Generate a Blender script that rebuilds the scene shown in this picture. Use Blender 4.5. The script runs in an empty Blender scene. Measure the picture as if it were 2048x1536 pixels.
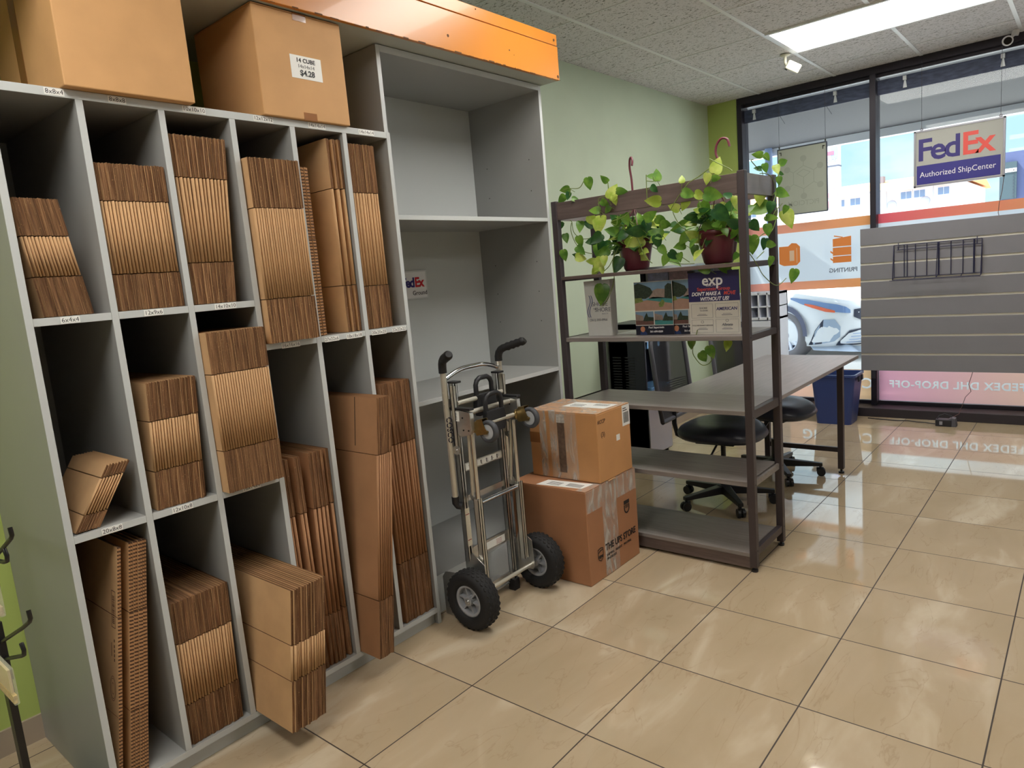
import bpy, math, random
from mathutils import Vector, Matrix, Euler
random.seed(7)
D = bpy.data
SC = bpy.context.scene
COL = SC.collection
PI = math.pi

# ------------------------------------------------------------------ camera
def make_camera():
    yaw, pitch, roll = -0.7072, 0.1508, 0.0853
    fwd = Vector((math.sin(yaw)*math.cos(pitch), math.cos(yaw)*math.cos(pitch), -math.sin(pitch)))
    right = Vector((math.cos(yaw), -math.sin(yaw), 0))
    down = fwd.cross(right)
    r2 = math.cos(roll)*right + math.sin(roll)*down
    d2 = -math.sin(roll)*right + math.cos(roll)*down
    m = Matrix((r2, -d2, -fwd)).transposed().to_4x4()
    m.translation = Vector((0, 0, 1.3762))
    cd = D.cameras.new('camera')
    cd.sensor_width = 36
    cd.lens = 24.33
    cd.clip_start = 0.02
    cd.clip_end = 400
    co = D.objects.new('camera', cd)
    co.matrix_world = m
    COL.objects.link(co)
    SC.camera = co
make_camera()

SC.view_settings.view_transform = 'Standard'
SC.view_settings.look = 'None'
SC.view_settings.gamma = 1
SC.view_settings.use_curve_mapping = False
SC.view_settings.exposure = 1.15

# ------------------------------------------------------------------ sky and sun
def make_world():
    w = D.worlds.new('sky'); SC.world = w; w.use_nodes = True
    nt = w.node_tree; N = nt.nodes; L = nt.links; N.clear()
    out = N.new('ShaderNodeOutputWorld'); bg = N.new('ShaderNodeBackground')
    tc = N.new('ShaderNodeTexCoord'); sp = N.new('ShaderNodeSeparateXYZ')
    L.new(tc.outputs['Generated'], sp.inputs[0])
    ramp = N.new('ShaderNodeValToRGB')
    e = ramp.color_ramp.elements
    e[0].position = 0.0; e[0].color = (0.28, 0.33, 0.36, 1)
    e[1].position = 0.75; e[1].color = (1.6, 1.7, 1.85, 1)
    m = e.new(0.12); m.color = (0.21, 0.31, 0.345, 1)
    m = e.new(0.22); m.color = (0.23, 0.33, 0.37, 1)
    L.new(sp.outputs['Z'], ramp.inputs[0])
    mp = N.new('ShaderNodeMapping'); mp.inputs['Scale'].default_value = (3.0, 3.0, 9.0)
    L.new(tc.outputs['Generated'], mp.inputs[0])
    no = N.new('ShaderNodeTexNoise'); no.inputs['Scale'].default_value = 1.7; no.inputs['Detail'].default_value = 6
    L.new(mp.outputs[0], no.inputs['Vector'])
    cr = N.new('ShaderNodeValToRGB'); cr.color_ramp.elements[0].position = 0.47; cr.color_ramp.elements[1].position = 0.6; cr.color_ramp.elements[1].color = (.8, .8, .8, 1)
    L.new(no.outputs['Fac'], cr.inputs[0])
    mx = N.new('ShaderNodeMix'); mx.data_type = 'RGBA'
    L.new(cr.outputs[0], mx.inputs[0]); L.new(ramp.outputs[0], mx.inputs[6]); mx.inputs[7].default_value = (0.33, 0.345, 0.35, 1)
    L.new(mx.outputs[2], bg.inputs[0]); bg.inputs[1].default_value = 1.5
    L.new(bg.outputs[0], out.inputs[0])
make_world()
def make_sun():
    ld = D.lights.new('sun', 'SUN'); ld.energy = 5.5; ld.angle = 0.01; ld.color = (1.0, 0.96, 0.88)
    o = D.objects.new('sun', ld); COL.objects.link(o)
    o.rotation_euler = Vector((-0.50, -0.28, 0.80)).to_track_quat('Z', 'Y').to_euler()
make_sun()
LAMP_COLOR = (1.0, 0.965, 0.90)
LAMP_POWER = 7.5        # emission of the fluorescent troffers

# ------------------------------------------------------------------ materials
def srgb(r, g, b):
    f = lambda c: (c/255/12.92) if c/255 <= 0.04045 else ((c/255+0.055)/1.055)**2.4
    return (f(r), f(g), f(b), 1)
MATS = {}
def mat(name, rgb, rough=0.6, metal=0.0, noise=0.0, nscale=20, stretch=(1, 1, 1), bump=0.0, spec=0.5, coat=0.0, alpha=None):
    if name in MATS: return MATS[name]
    m = D.materials.new(name); m.use_nodes = True
    nt = m.node_tree; b = nt.nodes['Principled BSDF']; N = nt.nodes; L = nt.links
    c = srgb(*rgb)
    b.inputs['Base Color'].default_value = c
    b.inputs['Roughness'].default_value = rough
    b.inputs['Metallic'].default_value = metal
    b.inputs['Specular IOR Level'].default_value = spec
    b.inputs['Coat Weight'].default_value = coat
    if noise > 0 or bump > 0:
        tc = N.new('ShaderNodeTexCoord'); mp = N.new('ShaderNodeMapping')
        mp.inputs['Scale'].default_value = stretch
        L.new(tc.outputs['Object'], mp.inputs[0])
        no = N.new('ShaderNodeTexNoise'); no.inputs['Scale'].default_value = nscale; no.inputs['Detail'].default_value = 5
        L.new(mp.outputs[0], no.inputs['Vector'])
        if noise > 0:
            r = N.new('ShaderNodeValToRGB')
            r.color_ramp.elements[0].position = 0.3; r.color_ramp.elements[1].position = 0.7
            r.color_ramp.elements[0].color = tuple(x*(1-noise) for x in c[:3])+(1,)
            r.color_ramp.elements[1].color = tuple(min(1, x*(1+noise)) for x in c[:3])+(1,)
            L.new(no.outputs['Fac'], r.inputs[0]); L.new(r.outputs[0], b.inputs['Base Color'])
        if bump > 0:
            bp = N.new('ShaderNodeBump'); bp.inputs['Strength'].default_value = bump; bp.inputs['Distance'].default_value = 0.002
            L.new(no.outputs['Fac'], bp.inputs['Height']); L.new(bp.outputs[0], b.inputs['Normal'])
    if alpha is not None:
        b.inputs['Alpha'].default_value = alpha
    MATS[name] = m
    return m
def emis(name, rgb, strength):
    if name in MATS: return MATS[name]
    m = D.materials.new(name); m.use_nodes = True; N = m.node_tree.nodes; N.clear()
    e = N.new('ShaderNodeEmission'); o = N.new('ShaderNodeOutputMaterial')
    e.inputs[0].default_value = (*rgb, 1); e.inputs[1].default_value = strength
    m.node_tree.links.new(e.outputs[0], o.inputs[0]); MATS[name] = m
    return m
def glassmat(name='window_glass', tint=(0.93, 0.97, 0.98)):
    if name in MATS: return MATS[name]
    m = D.materials.new(name); m.use_nodes = True; N = m.node_tree.nodes; L = m.node_tree.links; N.clear()
    t = N.new('ShaderNodeBsdfTransparent'); g = N.new('ShaderNodeBsdfGlossy'); f = N.new('ShaderNodeFresnel'); x = N.new('ShaderNodeMixShader'); o = N.new('ShaderNodeOutputMaterial')
    t.inputs[0].default_value = (*tint, 1); g.inputs['Roughness'].default_value = 0.01; f.inputs[0].default_value = 1.22
    L.new(f.outputs[0], x.inputs[0]); L.new(t.outputs[0], x.inputs[1]); L.new(g.outputs[0], x.inputs[2]); L.new(x.outputs[0], o.inputs[0])
    MATS[name] = m
    return m
def filmmat(name, c0, c1, axis='X', lo=-2, hi=0, trans=0.75, clear=0.12):
    """printed translucent window film with a colour gradient along one axis"""
    if name in MATS: return MATS[name]
    m = D.materials.new(name); m.use_nodes = True; N = m.node_tree.nodes; L = m.node_tree.links; N.clear()
    o = N.new('ShaderNodeOutputMaterial')
    tc = N.new('ShaderNodeTexCoord'); sp = N.new('ShaderNodeSeparateXYZ'); mr = N.new('ShaderNodeMapRange')
    L.new(tc.outputs['Object'], sp.inputs[0]); L.new(sp.outputs[axis], mr.inputs[0])
    mr.inputs[1].default_value = lo; mr.inputs[2].default_value = hi
    r = N.new('ShaderNodeValToRGB')
    r.color_ramp.elements[0].color = srgb(*c0); r.color_ramp.elements[1].color = srgb(*c1)
    L.new(mr.outputs[0], r.inputs[0])
    d = N.new('ShaderNodeBsdfDiffuse'); t = N.new('ShaderNodeBsdfTranslucent'); x = N.new('ShaderNodeMixShader'); x.inputs[0].default_value = trans
    L.new(r.outputs[0], d.inputs[0]); L.new(r.outputs[0], t.inputs[0]); L.new(d.outputs[0], x.inputs[1]); L.new(t.outputs[0], x.inputs[2])
    tr = N.new('ShaderNodeBsdfTransparent'); x2 = N.new('ShaderNodeMixShader'); x2.inputs[0].default_value = clear
    L.new(r.outputs[0], tr.inputs[0])
    L.new(x.outputs[0], x2.inputs[1]); L.new(tr.outputs[0], x2.inputs[2]); L.new(x2.outputs[0], o.inputs[0])
    MATS[name] = m
    return m

# kraft cardboard and its raw corrugated edge, with flute shade painted into its dark tones
def kraft():
    return mat('kraft_cardboard', (196, 158, 116), 0.75, noise=0.10, nscale=9, stretch=(1, 1, 1), bump=0.04, spec=0.25)
def kraft_dark():
    return mat('kraft_cardboard_brown', (164, 122, 88), 0.7, noise=0.10, nscale=7, bump=0.04, spec=0.25)
def edgemat():
    if 'corrugated_edge' in MATS: return MATS['corrugated_edge']
    m = D.materials.new('corrugated_edge'); m.use_nodes = True; N = m.node_tree.nodes; L = m.node_tree.links
    b = N['Principled BSDF']; b.inputs['Roughness'].default_value = 0.9; b.inputs['Specular IOR Level'].default_value = 0.1
    tc = N.new('ShaderNodeTexCoord'); oi = N.new('ShaderNodeObjectInfo')
    ad = N.new('ShaderNodeVectorMath'); ad.operation = 'ADD'
    L.new(tc.outputs['Object'], ad.inputs[0]); L.new(oi.outputs['Random'], ad.inputs[1])
    mp = N.new('ShaderNodeMapping'); mp.inputs['Scale'].default_value = (1, 420, 12)
    L.new(ad.outputs[0], mp.inputs[0])
    no = N.new('ShaderNodeTexNoise'); no.inputs['Scale'].default_value = 1.0; no.inputs['Detail'].default_value = 2
    L.new(mp.outputs[0], no.inputs['Vector'])
    r = N.new('ShaderNodeValToRGB'); e = r.color_ramp.elements
    e[0].position = 0.34; e[0].color = srgb(88, 62, 45); e[1].position = 0.68; e[1].color = srgb(150, 114, 82)
    k = e.new(0.5); k.color = srgb(116, 84, 60)
    L.new(no.outputs['Fac'], r.inputs[0])
    mp2 = N.new('ShaderNodeMapping'); mp2.inputs['Scale'].default_value = (1, 300, 220)
    L.new(ad.outputs[0], mp2.inputs[0])
    n2 = N.new('ShaderNodeTexNoise'); n2.inputs['Scale'].default_value = 1.0; n2.inputs['Detail'].default_value = 1
    L.new(mp2.outputs[0], n2.inputs['Vector'])
    r2 = N.new('ShaderNodeValToRGB'); r2.color_ramp.elements[0].position = 0.70; r2.color_ramp.elements[0].color = (0, 0, 0, 1); r2.color_ramp.elements[1].position = 0.78; r2.color_ramp.elements[1].color = (.7, .7, .7, 1)
    L.new(n2.outputs['Fac'], r2.inputs[0])
    hs = N.new('ShaderNodeHueSaturation'); L.new(r.outputs[0], hs.inputs['Color'])
    mr = N.new('ShaderNodeMapRange'); mr.inputs[3].default_value = 0.72; mr.inputs[4].default_value = 1.18; L.new(oi.outputs['Random'], mr.inputs[0]); L.new(mr.outputs[0], hs.inputs['Value'])
    mx = N.new('ShaderNodeMix'); mx.data_type = 'RGBA'; L.new(r2.outputs[0], mx.inputs[0]); L.new(hs.outputs[0], mx.inputs[6]); mx.inputs[7].default_value = srgb(206, 166, 120)
    L.new(mx.outputs[2], b.inputs['Base Color'])
    MATS['corrugated_edge'] = m
    return m
def flutemat():
    """thick board edge where flute shade is painted as small dark loops"""
    if 'fluted_edge' in MATS: return MATS['fluted_edge']
    m = D.materials.new('fluted_edge'); m.use_nodes = True; N = m.node_tree.nodes; L = m.node_tree.links
    b = N['Principled BSDF']; b.inputs['Roughness'].default_value = 0.9
    tc = N.new('ShaderNodeTexCoord'); mp = N.new('ShaderNodeMapping'); mp.inputs['Scale'].default_value = (1, 130, 60)
    L.new(tc.outputs['Object'], mp.inputs[0])
    w = N.new('ShaderNodeTexWave'); w.bands_direction = 'Z'; w.inputs['Scale'].default_value = 0.5; w.inputs['Distortion'].default_value = 1.5
    L.new(mp.outputs[0], w.inputs['Vector'])
    r = N.new('ShaderNodeValToRGB'); e = r.color_ramp.elements
    e[0].position = 0.25; e[0].color = srgb(70, 46, 30); e[1].position = 0.6; e[1].color = srgb(176, 130, 88)
    L.new(w.outputs['Fac'], r.inputs[0]); L.new(r.outputs[0], b.inputs['Base Color'])
    MATS['fluted_edge'] = m
    return m

# ------------------------------------------------------------------ mesh building
class MB:
    def __init__(s): s.v = []; s.f = []; s.m = []; s.sm = []
    def add(s, vs, fs, mi=0, smooth=False, M=None):
        n = len(s.v)
        if M is not None: vs = [M @ Vector(p) for p in vs]
        s.v += [tuple(p) for p in vs]
        s.f += [tuple(n+i for i in f) for f in fs]
        s.m += [mi]*len(fs) if isinstance(mi, int) else list(mi)
        s.sm += [smooth]*len(fs)
        return s
    def box(s, x0, x1, y0, y1, z0, z1, mi=0, M=None):
        vs = [(x0, y0, z0), (x1, y0, z0), (x1, y1, z0), (x0, y1, z0), (x0, y0, z1), (x1, y0, z1), (x1, y1, z1), (x0, y1, z1)]
        fs = [(0, 3, 2, 1), (4, 5, 6, 7), (0, 1, 5, 4), (1, 2, 6, 5), (2, 3, 7, 6), (3, 0, 4, 7)]
        return s.add(vs, fs, mi, M=M)
    def quad(s, x0, x1, y, z0, z1, mi=0):
        return s.add([(x0, y, z0), (x1, y, z0), (x1, y, z1), (x0, y, z1)], [(0, 1, 2, 3)], mi)
    def cbox(s, c, d, mi=0, M=None):
        return s.box(c[0]-d[0]/2, c[0]+d[0]/2, c[1]-d[1]/2, c[1]+d[1]/2, c[2]-d[2]/2, c[2]+d[2]/2, mi, M)
    def tube(s, pts, r, n=10, mi=0, caps=True, smooth=True, rs=None, M=None):
        pts = [Vector(p) for p in pts]; k = len(pts); vs = []; fs = []
        prev = None
        for i, p in enumerate(pts):
            t = (pts[min(i+1, k-1)]-pts[max(i-1, 0)])
            if t.length < 1e-9: t = Vector((0, 0, 1))
            t.normalize()
            if prev is None:
                a = Vector((0, 0, 1)) if abs(t.z) < 0.9 else Vector((1, 0, 0))
                u = t.cross(a).normalized()
            else:
                u = (prev-t*prev.dot(t))
                u = u.normalized() if u.length > 1e-6 else t.orthogonal().normalized()
            prev = u; w = t.cross(u)
            rr = rs[i] if rs else r
            for j in range(n):
                a = 2*PI*j/n
                vs.append(p+u*(rr*math.cos(a))+w*(rr*math.sin(a)))
        for i in range(k-1):
            for j in range(n):
                fs.append((i*n+j, i*n+(j+1) % n, (i+1)*n+(j+1) % n, (i+1)*n+j))
        s.add(vs, fs, mi, smooth, M)
        if caps:
            s.add([vs[j] for j in range(n)], [tuple(range(n))[::-1]], mi, False, M)
            s.add([vs[(k-1)*n+j] for j in range(n)], [tuple(range(n))], mi, False, M)
        return s
    def cyl(s, a, b, r, n=20, mi=0, r2=None, M=None):
        return s.tube([a, b], r, n, mi, True, True, [r, r if r2 is None else r2], M)
    def lathe(s, prof, c, axis=(0, 0, 1), n=32, mi=0, smooth=True, close=False):
        ax = Vector(axis).normalized(); u = ax.orthogonal().normalized(); w = ax.cross(u); c = Vector(c)
        vs = []; fs = []; k = len(prof)
        for (r, h) in prof:
            for j in range(n):
                a = 2*PI*j/n
                vs.append(c+ax*h+u*(r*math.cos(a))+w*(r*math.sin(a)))
        rng = k if close else k-1
        for i in range(rng):
            for j in range(n):
                i2 = (i+1) % k
                fs.append((i*n+j, i*n+(j+1) % n, i2*n+(j+1) % n, i2*n+j))
        return s.add(vs, fs, mi, smooth)
    def prism(s, poly, d, origin=(0, 0, 0), ux=(0, 1, 0), uy=(0, 0, 1), mi=0, smooth=False):
        """polygon in the ux/uy plane, extruded by vector d"""
        o = Vector(origin); ux = Vector(ux); uy = Vector(uy); d = Vector(d); n = len(poly)
        a = [o+ux*p[0]+uy*p[1] for p in poly]; b = [p+d for p in a]
        fs = [tuple(range(n))[::-1], tuple(range(n, 2*n))]+[(i, (i+1) % n, n+(i+1) % n, n+i) for i in range(n)]
        return s.add(a+b, fs, mi, smooth)
    def build(s, name, mats, parent=None, bevel=0.0, origin=None, subsurf=0, seg=2):
        me = D.meshes.new(name)
        o0 = Vector(origin) if origin is not None else Vector((0, 0, 0))
        me.from_pydata([tuple(Vector(p)-o0) for p in s.v], [], s.f)
        if not isinstance(mats, (list, tuple)): mats = [mats]
        for m in mats: me.materials.append(m)
        for i, p in enumerate(me.polygons):
            p.material_index = min(s.m[i], len(mats)-1); p.use_smooth = s.sm[i]
        me.update()
        import bmesh
        bm = bmesh.new(); bm.from_mesh(me); bmesh.ops.recalc_face_normals(bm, faces=bm.faces); bm.to_mesh(me); bm.free()
        o = D.objects.new(name, me); COL.objects.link(o)
        o.location = o0
        if parent is not None:
            o.parent = parent
            o.matrix_parent_inverse = Matrix.Identity(4)
            o.location = o0 - wloc(parent)
        if bevel > 0:
            b = o.modifiers.new('bevel', 'BEVEL'); b.width = bevel; b.segments = seg; b.limit_method = 'ANGLE'
        if subsurf:
            q = o.modifiers.new('subsurf', 'SUBSURF'); q.levels = subsurf; q.render_levels = subsurf
        return o
def wloc(o):
    p = Vector((0, 0, 0))
    while o is not None:
        p += o.location; o = o.parent
    return p
def empty(name, loc=(0, 0, 0)):
    o = D.objects.new(name, None); COL.objects.link(o); o.location = loc; o.empty_display_size = 0.1
    return o
def tag(o, label=None, cat=None, group=None, kind=None):
    if label: o['label'] = label
    if cat: o['category'] = cat
    if group: o['group'] = group
    if kind: o['kind'] = kind
    return o
def thing(name, label, cat, loc=(0, 0, 0), group=None):
    return tag(empty(name, loc), label, cat, group)
def struct(o): o['kind'] = 'structure'; return o
def text(s, size, loc, right, up, m, parent=None, name='lettering', align='CENTER', bold=0.0, ext=0.0004, shear=0.0, wide=1.0, space=1.0):
    cu = D.curves.new(name, 'FONT'); cu.body = s; cu.size = size; cu.align_x = align; cu.align_y = 'CENTER'
    cu.offset = bold; cu.extrude = ext; cu.shear = shear; cu.space_character = space
    cu.resolution_u = 3
    cu.materials.append(m)
    o = D.objects.new(name, cu); COL.objects.link(o)
    r = Vector(right).normalized(); u = Vector(up); u = (u-r*u.dot(r)).normalized(); n = r.cross(u)
    M = Matrix((r*wide, u, n)).transposed().to_4x4()
    base = wloc(parent) if parent is not None else Vector((0, 0, 0))
    M.translation = Vector(loc)-base
    if parent is not None: o.parent = parent
    o.matrix_local = M
    return o

# ================================================================== ROOM SHELL
CEIL = 2.773
WX = -2.77           # left wall
def floor_material():
    m = D.materials.new('polished_floor_tile'); m.use_nodes = True; N = m.node_tree.nodes; L = m.node_tree.links
    b = N['Principled BSDF']; tc = N.new('ShaderNodeTexCoord'); sp = N.new('ShaderNodeSeparateXYZ')
    L.new(tc.outputs['Object'], sp.inputs[0])
    def mth(op, a, bb=None):
        n = N.new('ShaderNodeMath'); n.operation = op
        for i, v in enumerate((a, bb)):
            if v is None: continue
            if isinstance(v, (int, float)): n.inputs[i].default_value = v
            else: L.new(v, n.inputs[i])
        return n.outputs[0]
    def line(out, off, per):
        a = mth('DIVIDE', mth('SUBTRACT', out, off), per)
        fr = mth('FRACT', a); d = mth('ABSOLUTE', mth('SUBTRACT', fr, 0.5))
        return mth('GREATER_THAN', d, 0.5-0.0022/per), mth('FLOOR', a)
    lx, ix = line(sp.outputs['X'], -1.6098-0.4733*20, 0.4733)
    ly, iy = line(sp.outputs['Y'], 1.0671-0.4678*20, 0.4678)
    g = mth('MAXIMUM', lx, ly)
    # soft veining, a little different on every tile
    cmb = N.new('ShaderNodeCombineXYZ'); L.new(mth('MULTIPLY', ix, 3.7), cmb.inputs[0]); L.new(mth('MULTIPLY', iy, 5.3), cmb.inputs[1])
    va = N.new('ShaderNodeVectorMath'); va.operation = 'ADD'; L.new(tc.outputs['Object'], va.inputs[0]); L.new(cmb.outputs[0], va.inputs[1])
    mp = N.new('ShaderNodeMapping'); mp.inputs['Rotation'].default_value = (0, 0, 0.35); mp.inputs['Scale'].default_value = (3.4, 1.1, 1)
    L.new(va.outputs[0], mp.inputs[0])
    n1 = N.new('ShaderNodeTexNoise'); n1.inputs['Scale'].default_value = 1.3; n1.inputs['Detail'].default_value = 5; n1.inputs['Distortion'].default_value = 0.6
    L.new(mp.outputs[0], n1.inputs['Vector'])
    r = N.new('ShaderNodeValToRGB'); e = r.color_ramp.elements
    e[0].position = 0.36; e[0].color = srgb(174, 155, 127); e[1].position = 0.72; e[1].color = srgb(202, 188, 165)
    k = e.new(0.55); k.color = srgb(181, 162, 135)
    L.new(n1.outputs['Fac'], r.inputs[0])
    # thin brown veins
    n2 = N.new('ShaderNodeTexNoise'); n2.inputs['Scale'].default_value = 2.0; n2.inputs['Detail'].default_value = 7; n2.inputs['Distortion'].default_value = 0.8
    L.new(mp.outputs[0], n2.inputs['Vector'])
    v = mth('ABSOLUTE', mth('SUBTRACT', n2.outputs['Fac'], 0.5))
    vr = N.new('ShaderNodeValToRGB'); vr.color_ramp.elements[0].position = 0.0; vr.color_ramp.elements[0].color = (0.3, 0.3, 0.3, 1); vr.color_ramp.elements[1].position = 0.006; vr.color_ramp.elements[1].color = (0, 0, 0, 1)
    L.new(v, vr.inputs[0])
    mx0 = N.new('ShaderNodeMix'); mx0.data_type = 'RGBA'; L.new(vr.outputs[0], mx0.inputs[0]); L.new(r.outputs[0], mx0.inputs[6]); mx0.inputs[7].default_value = srgb(140, 112, 82)
    mx = N.new('ShaderNodeMix'); mx.data_type = 'RGBA'; L.new(g, mx.inputs[0]); L.new(mx0.outputs[2], mx.inputs[6]); mx.inputs[7].default_value = srgb(52, 40, 31)
    L.new(mx.outputs[2], b.inputs['Base Color'])
    rr = N.new('ShaderNodeMix'); L.new(g, rr.inputs[0]); rr.inputs[2].default_value = 0.05; rr.inputs[3].default_value = 0.7
    L.new(rr.outputs[0], b.inputs['Roughness'])
    b.inputs['IOR'].default_value = 1.6
    return m
def ceiling_material():
    m = D.materials.new('acoustic_ceiling_tile'); m.use_nodes = True; N = m.node_tree.nodes; L = m.node_tree.links
    b = N['Principled BSDF']; b.inputs['Roughness'].default_value = 0.95; b.inputs['Specular IOR Level'].default_value = 0.1
    tc = N.new('ShaderNodeTexCoord'); mp = N.new('ShaderNodeMapping'); mp.inputs['Scale'].default_value = (45, 100, 1)
    L.new(tc.outputs['Object'], mp.inputs[0])
    no = N.new('ShaderNodeTexNoise'); no.inputs['Scale'].default_value = 1.0; no.inputs['Detail'].default_value = 2.5; no.inputs['Distortion'].default_value = 1.2
    L.new(mp.outputs[0], no.inputs['Vector'])
    r = N.new('ShaderNodeValToRGB'); e = r.color_ramp.elements
    e[0].position = 0.36; e[0].color = srgb(128, 127, 124); e[1].position = 0.42; e[1].color = srgb(224, 221, 224)
    L.new(no.outputs['Fac'], r.inputs[0]); L.new(r.outputs[0], b.inputs['Base Color'])
    bp = N.new('ShaderNodeBump'); bp.inputs['Strength'].default_value = 0.6; bp.inputs['Distance'].default_value = 0.004
    L.new(r.outputs[0], bp.inputs['Height']); L.new(bp.outputs[0], b.inputs['Normal'])
    return m
WALL = mat('green_wall_paint', (200, 214, 190), 0.6, noise=0.03, nscale=3)
WALLG = mat('green_wall_paint_deep', (178, 196, 108), 0.6, noise=0.03, nscale=3)
BLACKM = mat('dark_window_frame', (46, 42, 52), 0.4, metal=0.3)
WHITE = mat('white_paint', (225, 225, 225), 0.5)

def shell():
    X1, Y0 = 4.2, -3.0
    struct(MB().box(WX-0.2, X1+0.2, Y0-0.2, 6.5, -0.15, 0).build('floor', floor_material()))
    cm = ceiling_material()
    struct(MB().box(WX-0.2, X1+0.2, Y0-0.2, 6.42, CEIL, CEIL+0.1).build('ceiling', cm))
    tee = mat('white_ceiling_grid', (232, 233, 236), 0.4); b = MB()
    x = -2.2943+0.0
    b2 = MB(); b3 = MB()
    for i in range(-0, 11):
        b.box(-2.2943+i*0.6131-0.012, -2.2943+i*0.6131+0.012, Y0, 6.40, CEIL-0.004, CEIL+0.001)
    y = 3.4849-0.6096*10
    for j in range(15):
        yy = y+j*0.6096
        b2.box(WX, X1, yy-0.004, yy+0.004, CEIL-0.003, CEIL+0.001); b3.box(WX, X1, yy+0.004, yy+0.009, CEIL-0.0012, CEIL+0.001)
    struct(b.build('trim_1', tee)); struct(b2.build('trim_2', tee)); struct(b3.build('reveal_shade_strip', mat('ceiling_reveal_shade', (60, 58, 56), 0.9)))  # dark strips stand in for the shade line beside each cross tee
    wl = MB().box(WX-0.2, WX, Y0, 6.42, 0, CEIL)
    wl.box(WX, -2.645, Y0, 2.84, 0, CEIL, 1)            # furred-out section behind the cabinets
    struct(wl.build('wall_left', [WALL, WALLG]))
    struct(MB().box(WX-0.2, X1+0.2, Y0-0.2, Y0, 0, CEIL).build('wall_back', mat('back_wall_paint', (150, 150, 136), 0.7)))
    struct(MB().box(X1, X1+0.2, Y0, 6.42, 0, CEIL).build('wall_right', mat('back_wall_paint', (150, 150, 136), 0.7)))
    # baseboard of ceramic tile
    bbm = mat('ceramic_baseboard', (170, 155, 138), 0.35, noise=0.05, nscale=6)
    struct(MB().box(-2.645, -2.635, Y0, 2.84, 0, 0.085).box(WX, WX+0.012, 2.84, 6.3, 0, 0.10).box(WX, WX+0.012, 2.84, 6.3, 0.10, 0.106, 1).build('baseboard_left', [bbm, mat('peeling_paint_line', (200, 170, 130), 0.8)]))
    # window wall
    wf = MB().box(WX, -2.50, 6.30, 6.50, 0, CEIL)
    struct(wf.build('wall_front', WALLG))
    struct(MB().box(-2.50, X1, 6.30, 6.44, 2.715, CEIL).build('trim_3', BLACKM, bevel=0.003))      # header
    struct(MB().box(-2.50, X1, 6.15, 6.44, 0, 0.072).build('trim_4', mat('dark_curb', (44, 38, 44), 0.55), bevel=0.004))   # curb
shell()

def cut_film(s_, sz, cx, cz, xa, xb, za, zb, y, m_film, m_ink, parent):
    """film with the letters cut out of it and paler film showing through; reads from the street"""
    cu = D.curves.new('t', 'FONT'); cu.body = s_; cu.size = sz; cu.align_x = 'CENTER'; cu.align_y = 'CENTER'; cu.space_character = 1.1
    o = D.objects.new('t', cu); COL.objects.link(o)
    bpy.context.view_layer.update()
    dg = bpy.context.evaluated_depsgraph_get()
    oe = o.evaluated_get(dg)
    c1 = oe.to_curve(dg); c2 = D.curves.new('n', 'CURVE')
    for s in c1.splines:
        n = c2.splines.new('BEZIER'); n.bezier_points.add(len(s.bezier_points)-1)
        for a, b in zip(s.bezier_points, n.bezier_points):
            b.handle_left_type = 'FREE'; b.handle_right_type = 'FREE'
            b.co = a.co; b.handle_left = a.handle_left; b.handle_right = a.handle_right
        n.use_cyclic_u = True; n.resolution_u = 4
    oe.to_curve_clear()
    D.objects.remove(o)
    sp_ = c2.splines.new('POLY'); sp_.points.add(3)
    # local x runs toward -world x
    for k, (x, z) in enumerate(((xa, za), (xb, za), (xb, zb), (xa, zb))):
        sp_.points[k].co = (-(x-cx), z-cz, 0, 1)
    sp_.use_cyclic_u = True
    c2.dimensions = '2D'; c2.fill_mode = 'FRONT'; c2.offset = -0.002
    q = D.objects.new('t2', c2); COL.objects.link(q)
    bpy.context.view_layer.update(); dg = bpy.context.evaluated_depsgraph_get()
    me = D.meshes.new_from_object(q.evaluated_get(dg)); D.objects.remove(q)
    me.materials.clear(); me.materials.append(m_film)
    for v in me.vertices: v.co = Vector((cx-v.co.x, y, cz+v.co.y))-wloc(parent)
    f = D.objects.new('lower_film', me); COL.objects.link(f); f.parent = parent
MULX = [-2.475, -1.402, 0.05, 1.5, 2.95, 4.17]
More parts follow.
